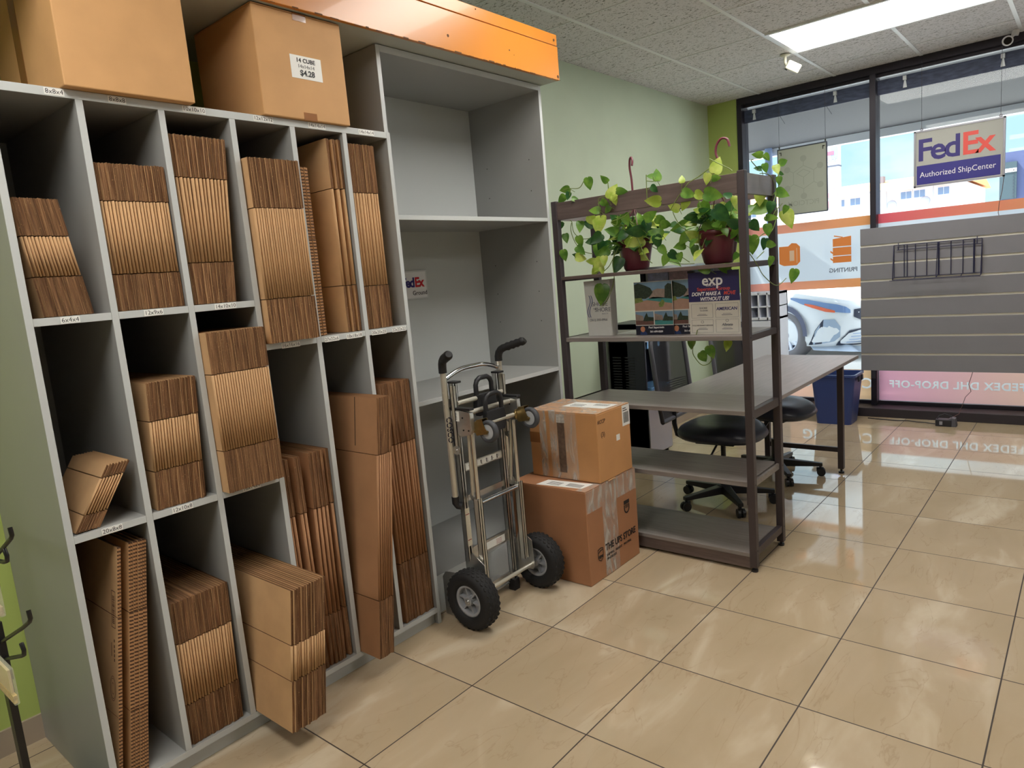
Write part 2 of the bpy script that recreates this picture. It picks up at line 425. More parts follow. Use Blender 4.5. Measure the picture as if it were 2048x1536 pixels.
def windows():
    fm = filmmat('film_white', (226, 232, 238), (222, 232, 242), 'X', -2.5, 4, trans=0.85, clear=0.05)
    n = 0
    g = glassmat()
    for i in range(5):
        n += 1
        xa, xb = MULX[i]+0.022, MULX[i+1]-0.022
        w = MB()
        # the frame around the pane
        w.box(MULX[i]-0.022, MULX[i]+0.022, 6.29, 6.44, 0.072, 2.715)
        if i == 4: w.box(MULX[5]-0.022, MULX[5]+0.022, 6.29, 6.44, 0.072, 2.715)
        w.box(xa, xb, 6.34, 6.40, 0.072, 0.10); w.box(xa, xb, 6.34, 6.40, 2.69, 2.715)
        fr = w.build('window_%d' % n, BLACKM, bevel=0.002); struct(fr)
        MB().box(xa, xb, 6.365, 6.371, 0.10, 2.69).build('pane', g, fr)
        seg = [('film_a', (232, 156, 140), (232, 160, 100)), ('film_b', (228, 100, 112), (240, 172, 112))][i % 2 if i < 2 else 1]
        y0, y1 = 6.3635, 6.3642
        st = filmmat('film_stripe_%d' % (i % 2), seg[1], seg[2], 'X', xa, xb, trans=0.72, clear=0.03)
        top = filmmat('film_stripe_top_%d' % (i % 2), seg[1], seg[2], 'X', xa, xb, trans=0.75, clear=0.04)
        low = filmmat('film_low_%d' % (i % 2), [(250, 196, 186), (250, 180, 200)][i % 2], [(252, 208, 160), (250, 212, 172)][i % 2], 'X', xa, xb, trans=0.85, clear=0.05)
        MB().quad(xa, xb, y0, 1.135, 1.565).build('printed_film', fm, fr)
        MB().quad(xa, xb, y0, 1.565, 1.64).build('film_stripe', top, fr); MB().quad(xa, xb, y0, 1.062, 1.135).build('film_stripe', top, fr)
        if i > 1:
            MB().quad(xa, xb, y0, 0.10, 0.362).build('lower_film', low, fr)
        else:
            s_, sz, cx, cz = [('COPYING', 0.125, -1.72, 0.237), ('FEDEX DHL DROP-OFF', 0.083, -0.842, 0.24)][i]
            cut_film(s_, sz, cx, cz, xa, xb, 0.10, 0.362, 6.364, low, filmmat('lettering_film', (244, 246, 252), (236, 240, 250), 'X', -2, 0, trans=0.9, clear=0.25), fr)
        # strip of dark tape residue along the top of the pane
        tp = mat('tape_residue', (74, 84, 112), 0.6, noise=0.35, nscale=14, stretch=(1, 1, 4))
        MB().box(xa, xb, 6.358, 6.3635, 2.56, 2.67).build('tape_strip', tp, fr)
    # writing on the films (it faces the street, so it reads backwards from inside)
    w1 = D.objects['window_1']; w2 = D.objects['window_2']
    L = (-1, 0, 0); U = (0, 0, 1)
    gry = mat('film_grey_print', (120, 130, 146), 0.6)
    text('PRINTING', 0.05, (-1.65, 6.362, 1.21), L, U, gry, w1, 'lettering', bold=0.0012)
    org = mat('film_orange_print', (232, 140, 70), 0.6)
    pr = MB()
    # stacked paper trays of a copier, drawn as flat shapes on the film
    def poly(pts, mi=0): pr.prism([(p[0], p[1]) for p in pts], (0, 0.0005, 0), (-1.70, 6.3618, 1.39), (1, 0, 0), (0, 0, 1), mi)
    poly([(-0.03, 0.085), (0.115, 0.10), (0.115, 0.02), (-0.03, 0.02)])
    poly([(-0.03, 0.012), (0.115, 0.012), (0.115, -0.055), (-0.03, -0.055)])
    poly([(-0.03, -0.062), (0.115, -0.062), (0.115, -0.115), (-0.03, -0.115)])
    poly([(-0.05, -0.01), (-0.03, -0.025), (-0.03, -0.04), (-0.05, -0.025)]); poly([(-0.05, -0.07), (-0.03, -0.085), (-0.03, -0.10), (-0.05, -0.085)])
    poly([(-0.02, 0.115), (0.05, 0.098), (0.05, 0.090), (-0.02, 0.105)])
    pr.build('copier_print', org, w1)
    pr = MB()
    def poly2(pts): pr.prism(pts, (0, 0.0005, 0), (-2.05, 6.3618, 1.40), (1, 0, 0), (0, 0, 1))
    poly2([(-0.13, 0.05), (-0.13, -0.10), (-0.09, -0.12), (0.02, -0.12), (0.05, -0.09), (0.05, 0.04), (0.02, 0.07), (-0.02, 0.075), (-0.05, 0.05)])
    pr.build('parcel_print', org, w1)
    pr = MB()
    pr.prism([(-0.06, -0.06), (-0.02, -0.06), (-0.02, 0.03), (-0.06, 0.03)], (0, 0.0005, 0), (-2.03, 6.3611, 1.38), (1, 0, 0), (0, 0, 1))
    pr.prism([(0.0, -0.08), (0.005, -0.08), (0.005, 0.05), (0.0, 0.05)], (0, 0.0005, 0), (-2.03, 6.3611, 1.38), (1, 0, 0), (0, 0, 1))
    pr.build('parcel_print_outline', mat('film_print_light', (226, 196, 170), 0.6), w1)
    cl = mat('clear_clip', (225, 232, 240), 0.2)
    for k, (x, wn) in enumerate(((-2.36, 1), (-1.69, 1), (-1.185, 2), (-0.565, 2))):
        c = MB().box(x-0.012, x+0.012, 6.33, 6.355, 2.63, 2.66).prism([(-0.014, 0), (0.014, 0), (0.005, 0.06), (-0.005, 0.06)], (0, 0.003, 0), (x, 6.345, 2.575), (1, 0, 0), (0, 0, 1)).build('window_clip', cl)
        tag(c, 'clear hanging clip at top of window, %s' % ('nearest the green corner', 'left of the dark mullion', 'just right of the dark mullion', 'above the hanging blue and white sign')[k], 'clip', 'clear clips along the window head')
windows()

# ------------------------------------------------------------------ ceiling lights
def troffers():
    lens = emis('troffer_lens', LAMP_COLOR, LAMP_POWER)
    fm = mat('troffer_frame', (238, 238, 240), 0.35)
    # grid cells: x0 index (two cells wide), y row index
    cells = [(1, 2, 'warm white ceiling light panel near the front window'), (1, -2, 'warm white ceiling light panel over the aisle'), (1, -6, 'warm white ceiling light panel over the counter side'), (1, -9, 'warm white ceiling light panel added out of view by the back wall'),  # back-wall panel is added out of view to brighten the cabinet side panel
             (6, -2, 'warm white ceiling light panel right of the aisle')]
    for (i, j, lab) in cells:
        x0 = -2.2943+i*0.6131+0.012; x1 = x0+2*0.6131-0.024
        y0 = 3.4849+j*0.6096+0.004; y1 = y0+0.6096-0.008
        t = thing('ceiling_light', lab, 'ceiling light', ((x0+x1)/2, (y0+y1)/2, CEIL), 'fluorescent ceiling panels')
        f = MB()
        for a in ((x0, x0+0.022, y0, y1), (x1-0.022, x1, y0, y1), (x0+0.022, x1-0.022, y0, y0+0.022), (x0+0.022, x1-0.022, y1-0.022, y1)):
            f.box(a[0], a[1], a[2], a[3], CEIL-0.012, CEIL-0.001)
        f.build('frame', fm, t)
        MB().box(x0+0.022, x1-0.022, y0+0.022, y1-0.022, CEIL-0.007, CEIL-0.002).build('diffuser', lens, t)
troffers()

# ================================================================== CABINETS
GREY = mat('grey_laminate', (150, 151, 149), 0.45, noise=0.025, nscale=4)
GREYE = mat('grey_edge_band', (192, 196, 196), 0.4)
FX = -2.03; CB = -2.635
COLS = [(0.562, 0.745), (0.763, 0.954), (0.972, 1.165), (1.184, 1.374), (1.393, 1.582), (1.600, 1.783)]
def panel(b, x0, x1, y0, y1, z0, z1):
    # front (+x) face is the lighter edge band
    vs = [(x0, y0, z0), (x1, y0, z0), (x1, y1, z0), (x0, y1, z0), (x0, y0, z1), (x1, y0, z1), (x1, y1, z1), (x0, y1, z1)]
    fs = [(0, 3, 2, 1), (4, 5, 6, 7), (0, 1, 5, 4), (1, 2, 6, 5), (2, 3, 7, 6), (3, 0, 4, 7)]
    b.add(vs, fs, [0, 0, 0, 1, 0, 0])
def one(name, x0, x1, y0, y1, z0, z1, par, mats=None, bev=0.0008):
    b = MB(); panel(b, x0, x1, y0, y1, z0, z1)
    return b.build(name, mats or [GREY, GREYE], par, bevel=bev)
def pigeonholes():
    t = thing('pigeonhole_cabinet', 'tall grey laminate cabinet of narrow slots filled with flattened boxes', 'cabinet', ((FX+CB)/2, 1.18, 0))
    one('side_panel', CB, FX, 0.544, 0.562, 0.0, 1.948, t)
    one('side_panel', CB, FX, 1.783, 1.801, 0.0, 1.948, t)
    one('top_panel', CB, FX, 0.562, 1.783, 1.926, 1.948, t)
    one('bottom_panel', CB, FX, 0.562, 1.783, 0.05, 0.07, t)
    one('toe_kick', FX-0.04, FX-0.022, 0.562, 1.783, 0.0, 0.05, t)
    one('back_panel', CB, CB+0.008, 0.562, 1.783, 0.07, 1.926, t)
    for k in range(5):
        one('divider', CB+0.008, FX, COLS[k][1], COLS[k+1][0], 0.07, 1.926, t)
    for c in range(3):
        one('shelf', CB+0.008, FX-0.0005, COLS[c][0], COLS[c][1], 1.357, 1.377, t)
        one('shelf', CB+0.008, FX-0.0005, COLS[c][0], COLS[c][1], 0.785, 0.805, t)
    for c in range(3, 6):
        one('shelf', CB+0.008, FX-0.0005, COLS[c][0], COLS[c][1], 1.215, 1.235, t)
    lm = mat('label_paper', (236, 236, 232), 0.5); ink = mat('label_ink', (40, 40, 44), 0.6)
    labs = [('8x8x4', .700, 1.9375), ('8x8x8', .849, 1.9375), ('10x10x10', 1.059, 1.9375), ('12x12x12', 1.281, 1.9375), ('14x14x14', 1.480, 1.9375), ('14x14x14', 1.690, 1.9375),
            ('6x4x4', .645, 1.367), ('12x9x6', .855, 1.367), ('14x10x10', 1.068, 1.367), ('20x8x8', .655, .795), ('12x10x8', .847, .795), ('18x14x4', 1.067, .795),
            ('16x16x16', 1.273, 1.222), ('27x22x6', 1.435, 1.222), ('18x18x18', 1.532, 1.222), ('20x20x20', 1.645, 1.222), ('22x22x22', 1.742, 1.222)]
    for s, y, z in labs:
        w = 0.0078*len(s)+0.006
        p = MB().box(FX, FX+0.0006, y-w/2, y+w/2, z-0.0085, z+0.0085).build('size_label', lm, t)
        text(s, 0.0165, (FX+0.0008, y, z), (0, 1, 0), (0, 0, 1), ink, p, 'lettering', ext=0.0002, bold=-0.0001)
    return t
pigeonholes()

TX, TB = -2.092, -2.556
def tall_cabinet():
    t = thing('open_shelf_cabinet', 'tall open grey laminate shelf unit behind the hand truck', 'cabinet', ((TX+TB)/2, 2.33, 0))
    one('side_panel', -2.645, TX, 1.829, 1.848, 0.0, 2.283, t)
    one('side_panel', -2.645, TX, 2.826, 2.845, 0.0, 2.283, t)
    one('top_panel', TB, TX, 1.848, 2.826, 2.258, 2.283, t)
    one('back_panel', TB-0.008, TB, 1.848, 2.826, 0.0, 2.258, t)
    one('shelf', TB, TX-0.0005, 1.848, 2.826, 1.639, 1.657, t)
    one('shelf', TB, TX-0.0005, 1.848, 2.826, 0.893, 0.913, t)
    one('shelf', TB, TX-0.0005, 1.848, 2.826, 0.145, 0.165, t)
    one('toe_kick', TX-0.012, TX-0.0005, 1.848, 2.826, 0.0, 0.145, t)
    pin = mat('shelf_pin_hole', (60, 58, 56), 0.7)
    h = MB()
    for z in (1.95, 1.80, 1.45, 1.30, 1.15):
        for x in (-2.18, -2.46):
            h.cyl((x, 2.8262, z), (x, 2.8256, z), 0.003, 8)
    h.build('pin_hole', pin, t)
    return t
tall_cabinet()
def fedex_ground():
    t = thing('framed_sign', 'small white acrylic sign with purple and red lettering on the cabinet back', 'sign', (TB+0.006, 2.39, 1.37))
    MB().box(TB+0.001, TB+0.009, 2.225, 2.402, 1.315, 1.455).build('holder', mat('clear_acrylic', (210, 212, 214), 0.15, alpha=1), t, bevel=0.002)
    MB().box(TB+0.009, TB+0.0095, 2.235, 2.392, 1.323, 1.447).build('paper', mat('sign_paper', (228, 228, 230), 0.5), t)
    text('Fed', 0.064, (TB+0.0102, 2.316, 1.395), (0, 1, 0), (0, 0, 1), mat('sign_purple', (50, 40, 120), 0.5), t, 'lettering', align='RIGHT', bold=0.0022, space=0.85)
    text('Ex', 0.064, (TB+0.0102, 2.316, 1.395), (0, 1, 0), (0, 0, 1), mat('sign_red', (200, 30, 50), 0.5), t, 'lettering', align='LEFT', bold=0.0022, space=0.85)
    text('Ground', 0.030, (TB+0.0102, 2.345, 1.345), (0, 1, 0), (0, 0, 1), mat('label_ink', (40, 40, 44), 0.6), t, 'lettering')
fedex_ground()

def fascia():
    om = mat('orange_gloss_laminate', (200, 126, 44), 0.30, noise=0.03, nscale=3, coat=0.15)
    t = thing('fascia_beam', 'long glossy orange beam with chipped lower edge running above the cabinets', 'beam', (-2.02, 1.0, 2.38))
    Y0, Y1 = -1.2, 2.865; z0 = 2.285
    MB().box(-2.055+0.05, -1.989, Y0, Y1, z0, 2.436).build('front_board', om, t, bevel=0.002)
    MB().box(-2.005, -1.991, Y0, Y1, 2.440, 2.490).build('upper_strip', om, t, bevel=0.002)
    MB().box(-2.645, -2.005, Y0, Y1-0.002, z0+0.001, z0+0.02).build('underside', mat('grey_underside', (176, 180, 172), 0.6), t)
    MB().box(-2.645, -2.0055, Y0, Y1-0.001, 2.47, 2.489).build('top_board', mat('grey_underside', (176, 180, 172), 0.6), t)
    chip = mat('chipped_particle_board', (92, 62, 40), 0.9, noise=0.3, nscale=60)
    c = MB(); rnd = random.Random(3)
    y = 0.9
    while y < 2.86:
        wd = rnd.uniform(0.006, 0.04); hh = rnd.uniform(0.001, 0.005)
        c.box(-1.9895, -1.9886, y, y+wd, z0, z0+hh); y += wd+rnd.uniform(0.005, 0.07)
    for (yy, zz, rr) in ((2.12, 2.34, .006), (2.84, 2.462, .006), (2.852, 2.30, .008), (2.50, 2.355, .004), (2.53, 2.34, .002), (2.3, 2.478, .003)):
        c.cyl((-1.9895, yy, zz), (-1.9884, yy, zz), rr, 7)
    c.build('chipped_edge', chip, t)
fascia()

# ================================================================== FLATTENED BOXES
ORD = ['first', 'second', 'third', 'fourth', 'fifth', 'sixth', 'seventh', 'eighth', 'ninth', 'tenth', 'eleventh', 'twelfth']
def ordinal(i, n):
    if i == 0: return 'leftmost'
    if i == n-1: return 'rightmost'
    if i < (n+1)//2: return ORD[i]+' from the left,'
    return ORD[n-1-i]+' from the right,'
STACKMESH = {}
def flat_meshes(key, t, h, Ld, zb, zt, dark=False, double=False):
    K = kraft_dark() if dark else kraft(); E = flutemat() if double else edgemat()
    b = MB(); q = t/2
    g = 0.0012
    n = 8
    prof = [(-Ld, -q*0.9), (-0.008, -q*0.88), (-0.0022, -q*0.60), (0.0, -q*0.1), (-0.0012, q*0.38), (-0.008, q*0.62), (-Ld, q*0.80)]
    if double:
        prof = [(-Ld, -q), (-0.0015, -q), (-0.0015, q), (-Ld, q)]
    m = len(prof)
    vs = [(p[0], p[1], zb+g) for p in prof]+[(p[0], p[1], zt-g) for p in prof]
    fs = [tuple(range(m))[::-1], tuple(range(m, 2*m))]; ms = [1, 1]
    for i in range(m):
        j = (i+1) % m
        fs.append((i, j, m+j, m+i)); ms.append(1 if (double and 0 < i < m-1 and i == 1) else 0)
    b.add(vs, fs, ms, False)
    if not double: b.sm = [False, False]+[0 < i < 5 for i in range(m)]
    body = b.build('flattened_box', [K, E])
    def flap(z0, z1, nm):
        c = MB(); mi = [1, 1, 0, 1, 0, 1]
        c.box(-Ld+0.002, -0.0018, -q*0.97, -q*0.08, z0, z1, mi)
        c.box(-Ld+0.002, -0.0026, q*0.08, q*0.97, z0, z1-0.0012 if z1 > zt else z1, mi)
        return c.build(nm, [K, E])
    top = flap(zt+g, h, 'flap'); bot = flap(0, zb-g, 'flap')
    return body, [top, bot]
def stack(slot, grp, lab, xf, z0, h, zt, zb, ys, Ld=0.42, t=None, dark=False, double=False, jx=0.003, ytop=None, yaw=0.0):
    """ys: y of the centre of every sheet at its foot; ytop: the same at its head"""
    n = len(ys); ytop = ytop or ys
    if t is None:
        t = min((ys[i+1]-ys[i]) for i in range(n-1))*0.96 if n > 1 else 0.008
    rnd = random.Random(hash(slot) % 1000 if False else len(slot)*31+n)
    hl = []
    for i in range(n):
        hl.append(math.hypot(h, ytop[i]-ys[i]))
    H = hl[0]; sc = H/h
    body, fl = flat_meshes(slot, t, H, Ld, zb*sc, zt*sc, dark, double)
    objs = []
    for i in range(n):
        if i == 0:
            o = body; kids = fl
            for k in kids: k.parent = o
        else:
            o = body.copy(); COL.objects.link(o)
            for k in fl:
                c = k.copy(); COL.objects.link(c); c.parent = o
        a = math.atan2(ytop[i]-ys[i], h)
        dx = rnd.uniform(-jx, jx); dz = rnd.uniform(0, 0.0015)
        o.location = (xf+dx, ys[i], z0+0.0006+dz+abs(math.sin(a))*t/2)
        o.rotation_euler = (-a, 0, yaw)
        nm = ordinal(i, n) if n > 1 else ''
        tag(o, ('%s flattened box %s' % (nm.replace(',', ''), lab)).strip() if n > 1 else 'flattened brown box '+lab, 'flattened box', grp)
        objs.append(o)
    return objs
def lin(a, b, n):
    s = (b-a)/n
    return [a+s*(i+0.5) for i in range(n)]
stack('s00', 'flattened boxes in the top slot labelled 8x8x4', 'in the top slot labelled 8x8x4', -2.06, 1.377, 0.30, 0.205, 0.102, lin(.597, .716, 14), .35, t=.0081, ytop=lin(.568, .675, 14))
stack('s01', 'flattened boxes in the top slot labelled 8x8x8', 'in the top slot labelled 8x8x8', -2.038, 1.377, 0.394, 0.295, 0.099, lin(.769, .951, 20), .40)
stack('s02', 'flattened boxes in the top slot labelled 10x10x10', 'in the top slot labelled 10x10x10', -2.038, 1.377, 0.488, 0.368, 0.122, lin(.982, 1.112, 14), .48, t=.0088, ytop=lin(.978, 1.150, 14))
stack('s03', 'flattened boxes in the top slot labelled 12x12x12', 'in the top slot labelled 12x12x12', -2.0, 1.235, 0.575, 0.423, 0.140, lin(1.190, 1.370, 21), .55, jx=.002)
stack('s04a', 'narrow thick flattened boxes in the slot labelled 27x22x6', 'of thick board above the 27x22x6 label', -2.04, 1.235, 0.565, 0.33, 0.19, [1.405, 1.421], .5, t=.0125, ytop=[1.408, 1.424], double=True)
stack('s04b', 'tall flattened boxes in the fifth slot of the top row', 'with smooth face above the 18x18x18 label', -2.04, 1.235, 0.668, 0.50, 0.165, [1.524, 1.549, 1.573], .565, t=.011, jx=.001)
stack('s05', 'flattened boxes in the last slot of the top row', 'in the slot above the 20x20x20 label', -2.04, 1.235, 0.66, 0.49, 0.157, lin(1.609, 1.728, 9), .565, t=.0118)
stack('s10', 'short leaning flattened boxes above the 20x8x8 label', 'leaning over on the shelf labelled 20x8x8', -2.04, 0.805, 0.162, 0.130, 0.042, lin(.570, .632, 8), .26, t=.0062, ytop=lin(.672, .734, 8), jx=.001)
stack('s11', 'flattened boxes on the shelf labelled 12x10x8', 'on the shelf labelled 12x10x8', -2.036, 0.805, 0.366, 0.256, 0.112, lin(.782, .926, 18), .50, ytop=lin(.804, .948, 18))
stack('s12', 'flattened boxes on the shelf labelled 18x14x4', 'sticking out on the shelf labelled 18x14x4', -1.99, 0.805, 0.488, 0.363, 0.130, lin(.974, 1.163, 23), .55, jx=.002)
stack('s20', 'tall fluted flattened boxes in the bottom left slot', 'of thick board under the 20x8x8 label', -2.045, 0.07, 0.665, 0.47, 0.19, [.603, .615, .627, .639], .44, t=.0113, ytop=[.700, .712, .724, .736], double=True)
l20 = stack('s20b', 'tall fluted flattened boxes in the bottom left slot', 'printed with a barcode, leaning in the bottom left slot', -2.045, 0.07, 0.665, 0.47, 0.19, [.569], .44, t=.010, ytop=[.668], double=True)
stack('s21', 'flattened boxes in the bottom slot under the 12x10x8 label', 'in the bottom slot under the 12x10x8 label', -2.04, 0.07, 0.450, 0.322, 0.128, lin(.766, .936, 20), .50, ytop=lin(.775, .950, 20))
stack('s22', 'flattened boxes in the bottom slot under the 18x14x4 label', 'sticking far out below the 18x14x4 label', -1.82, 0.07, 0.435, 0.268, 0.158, lin(.974, 1.096, 14), .68, ytop=lin(1.032, 1.156, 14), jx=.004)
stack('s23', 'tall brown flattened boxes in the bottom slot under the 16x16x16 label', 'below the 16x16x16 label', -2.04, 0.07, 0.775, 0.577, 0.185, [1.200, 1.215, 1.245, 1.259, 1.280, 1.297, 1.315, 1.333, 1.361], .565, t=.0115, ytop=[1.192, 1.206, 1.236, 1.250, 1.298, 1.312, 1.327, 1.343, 1.366], dark=True)
s24 = stack('s24', 'tall slotted flattened boxes sticking out under the 27x22x6 label', 'sticking out below the 27x22x6 label', -1.917, 0.07, 0.93, 0.73, 0.21, [1.398+.0092*i for i in range(7)], .70, t=.0085, ytop=[1.516+.0092*i for i in range(7)], dark=True, jx=.002)
stack('s25', 'tall brown flattened boxes in the bottom right slot', 'in the bottom right slot', -2.04, 0.07, 0.955, 0.715, 0.245, lin(1.625, 1.781, 10), .565, t=.0125, ytop=lin(1.618, 1.778, 10), dark=True)
stack('s25b', 'tall brown flattened boxes in the bottom right slot', 'of fluted board, taller than its neighbours in the bottom right slot', -2.05, 0.07, 1.055, 0.80, 0.27, [1.6075], .4, t=.010, dark=True, double=True)
def box_prints():
    # printing on the exposed left face of the leaning sheet
    o = l20[0]; ink = mat('brown_box_print', (96, 62, 40), 0.7)
    b = MB(); y = -0.0053
    def rect(x0, x1, z0, z1): b.box(x0, x1, y, y+0.0004, z0, z1)
    x0, x1, z0, z1 = -.045, -.018, .44, .545
    rect(x0, x1, z0, z0+.002); rect(x0, x1, z1-.002, z1); rect(x0, x0+.0015, z0, z1); rect(x1-.0015, x1, z0, z1)
    rnd = random.Random(5); z = z0+.012
    while z < z1-.015:
        w = rnd.choice((.001, .002, .003)); rect(x0+.006, x1-.006, z, z+w); z += w+rnd.choice((.0012, .002, .003))
    b.build('printed_barcode', ink, o).location = (0, 0, 0)
    b = MB(); 
    for R_ in (.036, .030, .017):
        prof = []
        for k in range(28):
            a = 2*PI*k/28
            prof.append((a, R_))
        for k in range(28):
            a0 = prof[k][0]; a1 = prof[(k+1) % 28][0]
            p = [(-.040+R_*.55*math.cos(a0), .265+R_*math.sin(a0)), (-.040+R_*.55*math.cos(a1), .265+R_*math.sin(a1)), (-.040+(R_-.0016)*.55*math.cos(a1), .265+(R_-.0016)*math.sin(a1)), (-.040+(R_-.0016)*.55*math.cos(a0), .265+(R_-.0016)*math.sin(a0))]
            b.prism(p, (0, .0004, 0), (0, y, 0), (1, 0, 0), (0, 0, 1))
    b.build('printed_ring', ink, o).location = (0, 0, 0)
    b = MB()
    for k, z in enumerate((.345, .358, .371, .384, .400)):
        b.box(-.030, -.024, y, y+.0004, z, z+.008)
        if k in (1, 2, 3): b.box(-.048, -.045, y, y+.0004, z-.002, z+.011)
    b.build('printed_text', ink, o).location = (0, 0, 0)
    # cut between the flaps of the slotted sheets
    for o in s24[:1]:
        MB().box(-.128, -.1245, -0.0047, -0.0030, .76, .937).build('flap_slot', mat('slot_shadow_gap', (40, 26, 18), 0.9), o).location = (0, 0, 0)
box_prints()

# ================================================================== HAND TRUCK
ALU = mat('brushed_aluminium', (205, 205, 203), 0.28, metal=0.9, noise=0.04, nscale=30, stretch=(1, 1, 8))
ALUD = mat('satin_aluminium_tube', (214, 210, 198), 0.38, metal=0.75)
RUB = mat('black_rubber', (24, 24, 26), 0.75, bump=0.1, nscale=80)
BPL = mat('black_plastic', (28, 28, 32), 0.45)
HUB = mat('grey_plastic_hub', (150, 152, 156), 0.45)
ZINC = mat('yellow_zinc_plate', (150, 128, 84), 0.3, metal=0.85, noise=0.15, nscale=40)
def arc(cx, cz, r, a0, a1, n, y, f=lambda x, z, y: (x, y, z)):
    return [f(cx+r*math.cos(a0+(a1-a0)*i/n), cz+r*math.sin(a0+(a1-a0)*i/n), y) for i in range(n+1)]
def big_wheel(t, yc, out):
    c = (-1.875, yc, 0.1235)
    R_ = 0.122; b = MB()
    prof = [(0.066, -0.030), (0.075, -0.037), (0.095, -0.041), (0.110, -0.036), (0.119, -0.024), (R_, -0.008), (R_, 0.008), (0.119, 0.024), (0.110, 0.036), (0.095, 0.041), (0.075, 0.037), (0.066, 0.030)]
    b.lathe(prof, c, (0, 1, 0), 48, 0, True, close=True)
    tyre = b.build('tyre', RUB, t)
    # diamond tread blocks
    d = MB(); n = 30
    for row in range(5):
        yy = -0.026+row*0.013
        for k in range(n):
            a = 2*PI*(k+(0.5 if row % 2 else 0))/n
            rr = {0: .1185, 1: .1213, 2: .1222, 3: .1213, 4: .1185}[row]
            u = Vector((math.cos(a), 0, math.sin(a))); tt = Vector((-math.sin(a), 0, math.cos(a))); yv = Vector((0, 1, 0))
            p = Vector(c)+u*rr+yv*yy
            q = [p+tt*0.0098, p+yv*0.0058, p-tt*0.0098, p-yv*0.0058]
            vs = [v-u*0.003 for v in q]+[p+(v-p)*0.8+u*0.0016 for v in q]
            d.add(vs, [(4, 5, 6, 7), (0, 1, 5, 4), (1, 2, 6, 5), (2, 3, 7, 6), (3, 0, 4, 7)], 0)
    tr = d.build('tread', RUB, tyre)
    h = MB(); s = out
    h.lathe([(0.067, -0.028), (0.067, 0.028), (0.058, 0.030), (0.054, 0.024), (0.054, -0.024), (0.058, -0.030)], c, (0, 1, 0), 36, 0, True, close=True)
    h.lathe([(0.054, 0.003), (0.0, 0.003)], c, (0, 1, 0), 36)
    h.lathe([(0.054, -0.003), (0.0, -0.003)], c, (0, 1, 0), 36)
    for k in range(6):
        a = 2*PI*k/6+0.2
        M = Matrix.Translation(c) @ Matrix.Rotation(a, 4, 'Y')
        h.box(0.015, 0.056, -0.022, 0.022, -0.003, 0.003, 0, M)
    h.cyl((c[0], yc-0.032, c[2]), (c[0], yc+0.032, c[2]), 0.019, 20)
    hb = h.build('wheel_hub', HUB, t)
    n2 = MB(); n2.cyl((c[0], yc+s*0.032, c[2]), (c[0], yc+s*0.040, c[2]), 0.009, 6).cyl((c[0], yc+s*0.030, c[2]), (c[0], yc+s*0.034, c[2]), 0.013, 16)
    n2.build('axle_nut', ALU, hb)
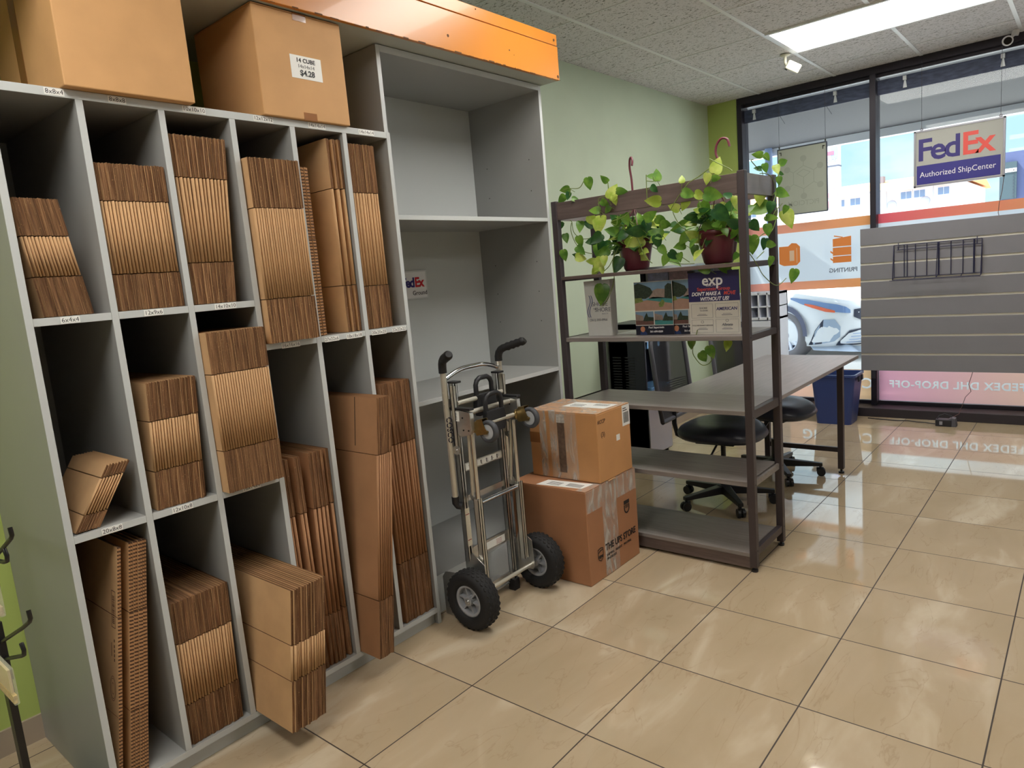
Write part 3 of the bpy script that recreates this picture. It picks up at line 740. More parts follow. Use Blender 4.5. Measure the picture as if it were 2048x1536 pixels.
def hand_truck():
    t = thing('hand_truck', 'folded aluminium hand truck with two big black tyres standing before the grey shelves', 'hand truck', (-1.95, 2.05, 0))
    YL, YR = 1.897, 2.228
    def cc(name, z0, z1, x, y, w=0.028, d=0.022, m=ALU):
        """C-shaped rail"""
        b = MB(); b.box(x-d/2, x+d/2, y-w/2, y-w/2+0.003, z0, z1).box(x-d/2, x+d/2, y+w/2-0.003, y+w/2, z0, z1).box(x-d/2, x-d/2+0.003, y-w/2, y+w/2, z0, z1)
        b.box(x+d/2-0.002, x+d/2, y-w/2, y-w/2+0.009, z0, z1).box(x+d/2-0.002, x+d/2, y+w/2-0.009, y+w/2, z0, z1)
        return b.build(name, m, t)
    for (y, s) in ((YL, 1), (YR, -1)):
        # outer handle tube and its grip
        tu = MB().cyl((-1.972, y-s*0.004, 0.515), (-1.972, y-s*0.004, 1.045), 0.0125, 18)
        for z in (0.95, 0.905): tu.cyl((-1.972, y-s*0.018, z), (-1.972, y-s*0.0, z), 0.004, 8, 0)
        ht = tu.build('handle_tube', ALUD, t)
        MB().tube([(-1.972, y-s*0.004, 0.52), (-1.972, y-s*0.004, 0.495), (-1.966, y+s*0.002, 0.482), (-1.955, y+s*0.012, 0.478)], 0.0155, 14).build('end_cap', BPL, ht)
        pts = [(-1.972, 1.030), (-1.972, 1.050), (-1.967, 1.066), (-1.955, 1.079), (-1.940, 1.086)]
        for k in range(9):
            pts.append((-1.940+(k+1)*0.0125, 1.086+(k+1)*0.0030))
        rs = [0.0165]*5+[0.0165+(0.0022 if k % 2 else -0.0012) for k in range(9)]
        pts.append((pts[-1][0]+0.004, pts[-1][1]+0.0025)); rs.append(0.0125)
        kx, ky = (0.80, -0.50) if s == 1 else (0.86, 0.22)
        MB().tube([(-1.972+(p[0]+1.972)*kx, y-s*0.004+(p[0]+1.972)*ky, p[1]) for p in pts], 0.016, 16, rs=rs).build('hand_grip', mat('black_grip_rubber', (22, 22, 24), 0.6), t)
        # inner sliding rails
        cc('side_rail', 0.052, 0.985, -1.962, y+s*0.034)
        cc('inner_rail', 0.725, 0.975, -1.945, y+s*0.014, 0.016, 0.018, ALUD)
        MB().box(-1.975, -1.930, y+s*0.034-0.017, y+s*0.034+0.017, 0.984, 0.992).build('rail_cap', BPL, t, bevel=0.002)
        # hinge ears
        e = MB()
        for z in (0.715, 0.515):
            e.lathe([(0, -0.0025), (0.019, -0.0025), (0.019, 0.0025), (0, 0.0025)], (-1.945 if z > .6 else -1.915, y+s*(0.004 if z > .6 else 0.045), z), (0, 1, 0), 20, 0, False)
            e.cyl((-1.945 if z > .6 else -1.915, y+s*(0.004 if z > .6 else 0.045)-0.006, z), (-1.945 if z > .6 else -1.915, y+s*(0.004 if z > .6 else 0.045)+0.006, z), 0.005, 10)
        e.build('hinge_plate', ALU, t)
        # thin folding strut
        MB().tube([(-1.900, y+s*0.034, 0.785), (-1.918, y+s*0.045, 0.52)], 0.0075, 12).build('folding_strut', ALUD, t)
        # upper bracket that carries a caster
        br = MB()
        yb = y+s*0.020
        br.prism([(-0.075, 0.885), (0.028, 0.872), (0.030, 0.800), (0.018, 0.783), (-0.030, 0.770), (-0.045, 0.780), (-0.075, 0.800)], (0, 0.022, 0), (-1.888, yb-0.011, 0), (1, 0, 0), (0, 0, 1))
        bo = br.build('caster_bracket', ALU, t, bevel=0.0015)
        MB().box(-1.967, -1.857, yb-0.013, yb+0.013, 0.884-0.004, 0.889).build('bracket_cap', BPL, bo, bevel=0.001)
        rv = MB()
        for (x, z) in ((-1.90, .80), (-1.872, .80), (-1.90, .85), (-1.94, .83)):
            rv.cyl((x, yb-0.0135, z), (x, yb+0.0135, z), 0.0035, 8)
        rv.build('rivet', BPL, bo)
        if s == 1:
            MB().box(-1.958, -1.918, yb-0.0122, yb-0.0114, 0.835, 0.875).build('barcode_label', mat('label_paper', (236, 236, 232), 0.5), bo)
            q = MB()
            for k in range(5): q.box(-1.952, -1.930, yb-0.0126, yb-0.0121, 0.842+k*0.006, 0.8445+k*0.006)
            q.build('barcode', BPL, bo)
        # caster
        cx, cz = -1.800, 0.795
        cy = y+s*0.035+0.012
        w = MB(); w.lathe([(0.030, -0.010), (0.036, -0.0125), (0.043, -0.010), (0.0455, 0), (0.043, 0.010), (0.036, 0.0125), (0.030, 0.010)], (cx, cy, cz), (0, 1, 0), 32, 0, True, close=True)
        ca = w.build('caster', mat('grey_rubber_tread', (66, 68, 74), 0.6), t)
        w = MB(); w.lathe([(0.0, -0.006), (0.012, -0.009), (0.022, -0.006), (0.031, -0.009), (0.031, 0.009), (0.022, 0.006), (0.012, 0.009), (0.0, 0.006)], (cx, cy, cz), (0, 1, 0), 28)
        w.build('caster_hub', mat('light_grey_hub', (180, 184, 190), 0.4), ca)
        fk = MB()
        for q in (-1, 1):
            yy = cy+q*0.016
            fk.prism([(-0.062, 0.030), (-0.046, 0.046), (-0.020, 0.050), (-0.004, 0.012), (0.008, 0.002), (0.006, -0.008), (-0.010, -0.010), (-0.052, -0.018), (-0.062, 0.000)], (0, 0.002, 0), (cx, yy-0.001, cz), (1, 0, 0), (0, 0, 1))
        fk.prism([(-0.062, 0.030), (-0.046, 0.046), (-0.020, 0.050), (-0.022, 0.048), (-0.046, 0.043), (-0.060, 0.028)], (0, 0.032, 0), (cx, cy-0.016, cz), (1, 0, 0), (0, 0, 1))
        fk.lathe([(0.0, 0), (0.024, 0), (0.024, 0.010), (0.016, 0.014), (0, 0.014)], (cx-0.071, cy, cz+0.012), (1, 0, 0), 20)
        fk.cyl((cx, cy-0.021, cz), (cx, cy+0.021, cz), 0.005, 10)
        fk.build('caster_fork', ZINC, ca)
        # front frame leg and lower rail
        b = MB().cyl((-1.885, y+s*0.038, 0.47), (-1.885, y+s*0.038, 0.785), 0.0095, 14)
        b.build('front_tube', mat('bright_chrome_tube', (215, 215, 216), 0.12, metal=1.0), t)
        cc('front_rail', 0.165, 0.512, -1.885, y+s*0.036, 0.026, 0.026, ALUD)
        # axle plate
        MB().prism([(-0.045, 0.16), (0.02, 0.115), (0.028, 0.0), (0.018, -0.018), (-0.02, -0.02), (-0.10, -0.075), (-0.10, 0.02)], (0, 0.004, 0), (-1.880, y+s*0.012, 0.1235), (1, 0, 0), (0, 0, 1)).build('axle_plate', ALU, t)
    # grips' cross tube, bowed upward
    pts = []
    for k in range(15):
        f = k/14; yy = YL+0.008+f*(YR-YL-0.016)
        e = min(f, 1-f)
        pts.append((-1.972, yy, 1.005+0.028*math.sin(min(1, e*2.6)*PI/2)))
    MB().tube(pts, 0.0092, 14).build('top_cross_tube', mat('bright_chrome_tube', (215, 215, 216), 0.12, metal=1.0), t)
    fr = MB(); fr.cyl((-1.972, YR-0.012, 1.005), (-1.972, YR+0.004, 1.005), 0.012, 14); fr.build('collar', ALU, t)
    for (z, x) in ((0.902, -1.945), (0.862, -1.905)):
        MB().cyl((x, YL+0.03, z), (x, YR-0.025, z), 0.010, 16).build('cross_tube', ALUD, t)
    MB().cyl((-1.872, YL+0.045, 0.808), (-1.872, YR-0.03, 0.808), 0.009, 16).build('cross_tube', ALUD, t)
    MB().cyl((-1.885, YL+0.038, 0.493), (-1.885, YR-0.038, 0.493), 0.0105, 16).build('cross_tube', mat('bright_chrome_tube', (215, 215, 216), 0.12, metal=1.0), t)
    MB().box(-1.968, -1.962, YL+0.03, YR-0.03, 0.484, 0.508).build('cross_bar', ALU, t)
    MB().cyl((-1.875, 1.86, 0.1235), (-1.875, 2.27, 0.1235), 0.0085, 16).build('axle', ALUD, t)
    # two black release handles
    for (y0, x, z0, dy) in ((2.095, -1.955, 0.850, 0), (2.068, -1.885, 0.790, 0)):
        hN = MB(); w = 0.062; h0 = 0.078
        hN.prism([(-w, 0.0), (-w*0.9, 0.055), (w*0.9, 0.055), (w, 0.0), (w*0.8, -0.035), (-w*0.8, -0.035)], (0.024, 0, 0), (x-0.004, y0, z0+0.01), (0, 1, 0), (0, 0, 1))
        pts = [(x+0.008, y0-0.048, z0+0.055), (x+0.008, y0-0.048, z0+0.105), (x+0.008, y0-0.040, z0+0.122), (x+0.008, y0-0.022, z0+0.132), (x+0.008, y0+0.022, z0+0.132), (x+0.008, y0+0.040, z0+0.122), (x+0.008, y0+0.048, z0+0.105), (x+0.008, y0+0.048, z0+0.055)]
        hN.tube(pts, 0.0105, 12)
        if x < -1.93: hN.tube([(x+0.005, y0-0.06, z0+0.052), (x+0.005, y0-0.085, z0+0.052)], 0.009, 10)
        hN.build('release_handle', BPL, t, bevel=0.003)
    lp = mat('label_paper', (236, 236, 232), 0.5)
    b1 = MB().box(-1.966, -1.958, YL+0.045, YR-0.02, 0.612, 0.646).build('cross_bar', ALU, t)
    MB().box(-1.9578, -1.9572, YL+0.06, YR-0.035, 0.617, 0.641).build('instruction_label', lp, b1)
    q = MB(); rnd = random.Random(9)
    for k in range(6):
        yy = YL+0.075+k*0.034
        for j in range(3): q.box(-1.9572, -1.9568, yy+rnd.uniform(0, .012), yy+rnd.uniform(.012, .02), 0.620+j*0.006, 0.622+j*0.006)
        q.box(-1.9572, -1.9568, yy+.006, yy+.010, 0.621, 0.638)
    q.build('label_print', BPL, b1)
    b2 = MB().box(-1.966, -1.958, YL+0.045, YR-0.045, 0.235, 0.285).build('cross_bar', ALU, t)
    MB().box(-1.9578, -1.9572, YL+0.09, YR-0.075, 0.243, 0.274).build('instruction_label', lp, b2)
    q = MB()
    for k in range(3):
        yy = YL+0.10+k*0.05
        if k == 1: continue
        for j in range(4): q.box(-1.9572, -1.9568, yy, yy+.035, 0.248+j*0.006, 0.2495+j*0.006)
    q.build('label_print', mat('red_label_print', (150, 50, 50), 0.6), b2)
    # long warning label on the left rail
    q = MB().box(-1.9515, -1.9505, YL+0.021, YL+0.047, 0.30, 0.462); wl = q.build('warning_label', mat('warning_label_paper', (222, 214, 192), 0.6, noise=0.1, nscale=200), t)
    q = MB()
    for z in (0.435, 0.325):
        q.box(-1.9505, -1.9500, YL+0.024, YL+0.044, z, z+0.003)
    q.build('label_stripe', mat('red_label_print', (150, 50, 50), 0.6), wl)
    # toe plate, folded up behind, and the fender plates
    MB().box(-2.075, -1.972, YL+0.02, YR-0.02, 0.03, 0.036).build('toe_plate', ALU, t)
    MB().prism([(-0.13, 0.0), (-0.13, 0.165), (-0.11, 0.19), (0.0, 0.20), (0.0, 0.0)], (0, 0.004, 0), (-1.925, YL-0.042, 0.010), (1, 0, 0), (0, 0, 1)).build('side_plate', ALU, t)
    MB().box(-1.975, -1.968, YL+0.05, YR-0.05, 0.045, 0.085).build('cross_bar', ALU, t)
    for s, y in ((1, YL+0.034), (-1, YR-0.034)):
        MB().box(-1.98, -1.944, y-0.018, y+0.018, 0.0, 0.052).build('rail_foot', BPL, t, bevel=0.002)
    big_wheel(t, 1.842, -1)
    big_wheel(t, 2.277, 1)
    # brand lettering down the outer left tube
    text('COSCO', 0.030, (-1.9605, YL-0.0085, 0.80), (0, 0, -1), (0.6, 0.8, 0), mat('dark_lettering', (30, 30, 46), 0.5), t, 'lettering', bold=0.001)
hand_truck()

# ================================================================== CARTONS
TAPE = mat('clear_packing_tape', (196, 160, 120), 0.08, noise=0.10, nscale=25, coat=0.8)
TAPEB = mat('brown_packing_tape', (150, 100, 60), 0.2, coat=0.4)
def stretch_wrap():
    """crinkled clear tape: mostly see-through, glossy, with cloudy folds"""
    if 'crinkled_tape' in MATS: return MATS['crinkled_tape']
    m = D.materials.new('crinkled_tape'); m.use_nodes = True; N = m.node_tree.nodes; L = m.node_tree.links
    b = N['Principled BSDF']; b.inputs['Base Color'].default_value = srgb(226, 222, 214); b.inputs['Roughness'].default_value = 0.12
    tc = N.new('ShaderNodeTexCoord'); mp = N.new('ShaderNodeMapping'); mp.inputs['Scale'].default_value = (30, 30, 7)
    L.new(tc.outputs['Object'], mp.inputs[0])
    no = N.new('ShaderNodeTexNoise'); no.inputs['Scale'].default_value = 1; no.inputs['Detail'].default_value = 4; no.inputs['Distortion'].default_value = 1
    L.new(mp.outputs[0], no.inputs['Vector'])
    r = N.new('ShaderNodeValToRGB'); r.color_ramp.elements[0].position = .48; r.color_ramp.elements[0].color = (.12, .12, .12, 1); r.color_ramp.elements[1].position = .72; r.color_ramp.elements[1].color = (.6, .6, .6, 1)
    L.new(no.outputs['Fac'], r.inputs[0]); L.new(r.outputs[0], b.inputs['Alpha'])
    bp = N.new('ShaderNodeBump'); bp.inputs['Strength'].default_value = 0.9; bp.inputs['Distance'].default_value = 0.004
    L.new(no.outputs['Fac'], bp.inputs['Height']); L.new(bp.outputs[0], b.inputs['Normal'])
    MATS['crinkled_tape'] = m
    return m
def carton(name, label, x0, x1, y0, y1, z0, z1, m, seam='y', flute=True):
    """closed box: body with four walls, the two top flaps meeting at a seam"""
    t = thing(name, label, 'box', ((x0+x1)/2, (y0+y1)/2, z0))
    b = MB(); b.box(x0, x1, y0, y1, z0, z1-0.004)
    b.build('body', m, t, bevel=0.003)
    if seam == 'y':
        xm = (x0+x1)/2
        for k, (a, c) in enumerate(((x0+0.001, xm-0.001), (xm+0.001, x1-0.001))):
            MB().box(a, c, y0+0.001, y1-0.001, z1-0.004, z1).build('top_flap', m, t, bevel=0.0012)
    else:
        ym = (y0+y1)/2
        for k, (a, c) in enumerate(((y0+0.001, ym-0.001), (ym+0.001, y1-0.001))):
            MB().box(x0+0.001, x1-0.001, a, c, z1-0.004, z1).build('top_flap', m, t, bevel=0.0012)
    return t
INK = mat('label_ink', (40, 40, 44), 0.6)
def cartons():
    K2 = mat('carton_kraft', (204, 158, 108), 0.65, noise=0.06, nscale=8, spec=0.3)
    a = carton('shipping_box', 'large plain brown box standing on top of the pigeonhole cabinet at far left', -2.47, -2.0, 0.716, 1.052, 1.949, 2.283, K2)
    # the far left box runs up behind the top of the photo
    MB().box(-2.30, -2.25, 0.7150, 0.7158, 1.95, 2.283).build('tape_strip', TAPEB, a)
    b = carton('shipping_box', 'brown box with a 14 CUBE price sheet standing on top of the cabinet', -2.38, -2.015, 1.279, 1.611, 1.949, 2.282, K2)
    MB().box(-2.0149, -2.0142, 1.425, 1.475, 1.949, 1.972).build('tape_strip', TAPEB, b)
    MB().box(-2.0149, -2.0142, 1.425, 1.475, 2.258, 2.282).build('tape_strip', TAPEB, b)
    s = MB().box(-2.0149, -2.0140, 1.397, 1.515, 2.078, 2.150).build('price_sheet', mat('label_paper', (236, 236, 232), 0.5), b)
    s.rotation_euler = (0.0, 0, 0)
    text('14 CUBE', 0.0185, (-2.0136, 1.455, 2.135), (0, 1, 0), (0, 0, 1), INK, s, 'lettering', bold=0.0004, space=1.05)
    text('14x14x14', 0.016, (-2.0136, 1.455, 2.117), (0, 1, 0), (0, 0, 1), mat('grey_ink', (130, 130, 132), 0.6), s, 'lettering')
    text('$4.28', 0.025, (-2.0136, 1.457, 2.096), (0, 1, 0), (0, 0, 1), INK, s, 'lettering', bold=0.0006)
    # the two parcels beside the hand truck
    K3 = mat('parcel_kraft_red', (170, 120, 86), 0.55, noise=0.06, nscale=8, spec=0.35)
    u = carton('shipping_box', 'large red-brown taped box on the floor with printed lettering on its side', -2.085, -1.668, 2.374, 2.802, 0.001, 0.436, K3, seam='x')
    wrap = stretch_wrap()
    MB().box(-1.6678, -1.6668, 2.376, 2.800, 0.335, 0.434).box(-1.6678, -1.6666, 2.50, 2.62, 0.005, 0.335).box(-1.72, -1.668, 2.376, 2.80, 0.4362, 0.4368).build('shiny_tape', wrap, u)
    MB().box(-1.87, -1.66, 2.56, 2.62, 0.4364, 0.4372).build('tape_strip', TAPE, u)
    px = -1.6662
    ls = MB().prism([(-0.11, -0.035), (0.12, -0.005), (0.13, 0.075), (-0.10, 0.045)], (0, 0, 0.0008), (-1.83, 2.415, 0.4366), (1, 0, 0), (0, 1, 0)).build('shipping_label', mat('label_paper', (236, 236, 232), 0.5), u)
    q = MB()
    for k in range(9): q.box(-1.80+k*0.009, -1.796+k*0.009, 2.415, 2.455, 0.4374, 0.4378)
    for k in range(4): q.box(-1.90, -1.83, 2.405+k*0.012, 2.409+k*0.012, 0.4374, 0.4378)
    q.build('label_print', INK, ls)
    ink = mat('box_print_black', (36, 28, 26), 0.6)
    text('THE UPS STORE', 0.044, (px, 2.505, 0.135), (0, 1, 0), (0, 0, 1), ink, u, 'lettering', align='LEFT', bold=0.001, wide=0.86)
    text('SHIPPING   FREIGHT   PRINTING', 0.016, (px, 2.51, 0.098), (0, 1, 0), (0, 0, 1), ink, u, 'lettering', align='LEFT', wide=0.95)
    text('MAILBOXES', 0.016, (px, 2.51, 0.080), (0, 1, 0), (0, 0, 1), ink, u, 'lettering', align='LEFT')
    sh = MB()
    def shield(cy, cz, w, h):
        o = [(-w, h), (-w, -h*0.2), (-w*0.8, -h*0.6), (0, -h), (w*0.8, -h*0.6), (w, -h*0.2), (w, h), (0, h*1.18)]
        i = [(p[0]*0.86, p[1]*0.88) for p in o]
        n = len(o)
        for k in range(n):
            j = (k+1) % n
            sh.prism([o[k], o[j], i[j], i[k]], (0.0006, 0, 0), (px-0.0005, cy, cz), (0, 1, 0), (0, 0, 1))
    shield(2.462, 0.118, 0.022, 0.030)
    sh.prism([(-0.019, 0.012), (-0.012, 0.020), (0.0, 0.024), (0.019, 0.024), (0.019, 0.020), (0.0, 0.018), (-0.010, 0.014), (-0.019, 0.010)], (0.0006, 0, 0), (px-0.0005, 2.462, 0.118), (0, 1, 0), (0, 0, 1))
    sh.build('printed_shield', ink, u)
    text('ups', 0.024, (px, 2.462, 0.113), (0, 1, 0), (0, 0, 1), ink, u, 'lettering', bold=0.0008)
    cm = MB(); cy, cz = 2.705, 0.262
    cm.box(px-0.0005, px, cy-0.024, cy+0.024, cz+0.022, cz+0.040)
    for k in range(12):
        a0 = PI+PI*k/12; a1 = PI+PI*(k+1)/12
        cm.prism([(0.024*math.cos(a0), 0.024*math.sin(a0)), (0.024*math.cos(a1), 0.024*math.sin(a1)), (0.017*math.cos(a1), 0.017*math.sin(a1)), (0.017*math.cos(a0), 0.017*math.sin(a0))], (0.0005, 0, 0), (px-0.0005, cy, cz), (0, 1, 0), (0, 0, 1))
    cm.box(px-0.0005, px, cy-0.024, cy-0.017, cz, cz+0.018).box(px-0.0005, px, cy+0.017, cy+0.024, cz, cz+0.018)
    for z in (0.003, 0.009, 0.015): cm.box(px-0.0005, px, cy-0.012, cy+0.012, cz+z, cz+z+0.003)
    cm.build('printed_emblem', ink, u)
    K4 = mat('parcel_kraft_tan', (198, 146, 96), 0.55, noise=0.06, nscale=8, spec=0.35)
    v = carton('shipping_box', 'smaller tan box wrapped in shiny clear tape on top of the large floor box', -2.050, -1.668, 2.500, 2.782, 0.4385, 0.756, K4, seam='y')
    MB().box(-1.93, -1.78, 2.4988, 2.4996, 0.440, 0.756).box(-1.99, -1.95, 2.4988, 2.4994, 0.44, 0.756).box(-2.048, -1.668, 2.500, 2.782, 0.7562, 0.7568).build('shiny_tape', wrap, v)
    MB().box(-1.885, -1.845, 2.4980, 2.4986, 0.47, 0.745).build('tape_strip', mat('grey_tape_print', (112, 92, 78), 0.3, noise=0.3, nscale=60, coat=0.5), v)
    MB().box(-1.888, -1.842, 2.4978, 2.4984, 0.705, 0.745).build('tape_patch', mat('silver_tape', (190, 184, 176), 0.2, noise=0.3, nscale=80), v)
    MB().box(-2.050, -1.99, 2.4986, 2.4992, 0.60, 0.65).build('tape_patch', TAPEB, v)
    fx = -1.6674
    wl = mat('label_paper', (236, 236, 232), 0.5)
    sl = MB().box(-1.6678, fx, 2.715, 2.781, 0.655, 0.752).build('shipping_label', wl, v)
    q = MB(); rnd = random.Random(4)
    y = 2.724
    while y < 2.772:
        w = rnd.choice((.001, .002, .0035)); q.box(fx, fx+.0004, y, y+w, 0.668, 0.718); y += w+rnd.choice((.0012, .0025))
    q.box(fx, fx+.0004, 2.722, 2.76, 0.725, 0.729).box(fx, fx+.0004, 2.722, 2.75, 0.735, 0.739)
    q.build('barcode', INK, sl)
    MB().box(-1.6678, fx, 2.655, 2.685, 0.600, 0.628).build('small_label', wl, v)
    tl = MB().prism([(-0.13, -0.05), (0.10, -0.045), (0.11, 0.06), (-0.12, 0.055)], (0, 0, 0.0008), (-1.80, 2.66, 0.7569), (1, 0, 0), (0, 1, 0)).build('shipping_label', wl, v)
    q = MB()
    for k in range(8): q.box(-1.79+k*0.010, -1.786+k*0.010, 2.665, 2.70, 0.7578, 0.7581)
    for k in range(3): q.box(-1.90, -1.83, 2.63+k*0.018, 2.636+k*0.018, 0.7578, 0.7581)
    q.build('label_print', INK, tl)
    text('KCCP', 0.024, (fx, 2.535, 0.715), (0, 1, 0), (0, 0, 1), mat('marker_ink', (60, 40, 30), 0.6), v, 'handwriting', shear=0.3)
    text('(3)', 0.030, (fx, 2.545, 0.655), (0, 1, 0), (0, 0, 1), mat('marker_ink', (60, 40, 30), 0.6), v, 'handwriting')
cartons()

# ================================================================== SHELF AND DESK UNIT
WOOD = mat('dark_walnut_laminate', (96, 82, 78), 0.5, noise=0.22, nscale=6, stretch=(1, 12, 12), spec=0.4)
WOODG = mat('grey_oak_laminate', (126, 119, 115), 0.4, noise=0.16, nscale=5, stretch=(1, 14, 14), spec=0.4)
WOODY = mat('grey_oak_desktop', (140, 135, 134), 0.33, noise=0.13, nscale=5, stretch=(14, 1, 14), spec=0.45)
BRONZE = mat('dark_bronze_steel', (72, 64, 66), 0.42, metal=0.35)
def rack():
    t = thing('shelf_desk_unit', 'tall dark wood and steel shelf rack joined to a long desk by the window', 'shelf unit', (-1.6, 3.03, 0))
    P = 0.032
    X0, X1, Y0, Y1 = -2.085, -1.108, 2.850, 3.222
    for x in (X0, X1-P):
        for y in (Y0, Y1-P):
            p = MB().box(x, x+P, y, y+P, 0.022, 1.732).build('post', BRONZE, t, bevel=0.002)
            f = MB(); f.cyl((x+P/2, y+P/2, 0.0), (x+P/2, y+P/2, 0.010), 0.014, 14).cyl((x+P/2, y+P/2, 0.010), (x+P/2, y+P/2, 0.024), 0.006, 10)
            f.build('levelling_foot', BPL, p)
            s = MB()
            for z in (0.098, 0.40, 0.70, 1.045, 1.355):
                if x > -1.5: s.cyl((x+P-0.001, y+P/2, z), (x+P+0.001, y+P/2, z), 0.004, 8)
            if s.v: s.build('screw', mat('screw_black', (20, 20, 22), 0.4), p)
    for (z, th, m) in ((1.362, 0.016, WOOD), (1.055, 0.020, WOODG), (0.728, 0.020, WOODG), (0.412, 0.022, WOODG), (0.085, 0.018, WOODG)):
        MB().box(X0+P*0.2, X1-P, Y0+0.004, Y1-0.004, z-th, z).build('shelf', m, t, bevel=0.0015)
    MB().box(X0+P, X1-P, Y0+0.004, Y0+0.020, 1.640, 1.724).build('top_rail', WOOD, t, bevel=0.001)
    MB().box(X0+P, X1-P, Y1-0.020, Y1-0.004, 1.640, 1.724).build('top_rail', WOOD, t, bevel=0.001)
    for x in (X0+0.008, X1-0.024):
        MB().box(x, x+0.016, Y0+P, Y1-P, 1.640, 1.724).build('side_rail', mat('grey_oak_side', (126, 120, 120), 0.4, noise=0.1, nscale=6, stretch=(1, 1, 10)), t, bevel=0.001)
    MB().box(X0+P, X1-P, Y0+0.008, Y0+0.022, 0.014, 0.067).build('base_rail', WOOD, t, bevel=0.001)
    for x in (X0, X1-P):
        for (za, zb) in ((1.338, 1.362), (0.998+.03, 1.055), (0.690, 0.728), (0.072, 0.105)):
            MB().box(x+0.004, x+P-0.004, Y0+P, Y1-P, za, zb).build('side_bar', BRONZE, t, bevel=0.001)
    for x in (X1-P/2,):
        MB().box(x-0.006, x+0.006, Y0+P, Y1-P, 0.385, 0.412).build('side_bar', WOODG, t, bevel=0.001)
    # corner brace under the fourth shelf
    MB().prism([(0, 0), (0.0, -0.09), (0.018, -0.09), (0.11, 0)], (-0.012, 0, 0), (X1-P-0.004, Y0+P, 0.388), (0, 1, 0), (0, 0, 1)).build('brace', BRONZE, t)
    # the desk that runs toward the window
    dk = MB().box(-1.70, -1.125, 3.224, 4.66, 0.702, 0.722).build('desktop', WOODY, t, bevel=0.002)
    for x in (-1.205, -1.66):
        l = MB().box(x, x+0.034, 4.47, 4.504, 0.03, 0.690).build('leg', BRONZE, t, bevel=0.002)
        MB().cyl((x+0.017, 4.487, 0), (x+0.017, 4.487, 0.012), 0.016, 14).cyl((x+0.017, 4.487, 0.012), (x+0.017, 4.487, 0.032), 0.007, 10).build('levelling_foot', BPL, l)
    MB().box(-1.626, -1.205, 4.478, 4.498, 0.135, 0.165).build('stretcher', BRONZE, t, bevel=0.001)
    MB().box(-1.626, -1.205, 4.478, 4.498, 0.66, 0.690).build('stretcher', BRONZE, t, bevel=0.001)
    for x in (-1.205, -1.66):
        MB().box(x+0.004, x+0.030, 3.222, 4.47, 0.676, 0.702).build('desk_rail', BRONZE, t, bevel=0.001)
rack()

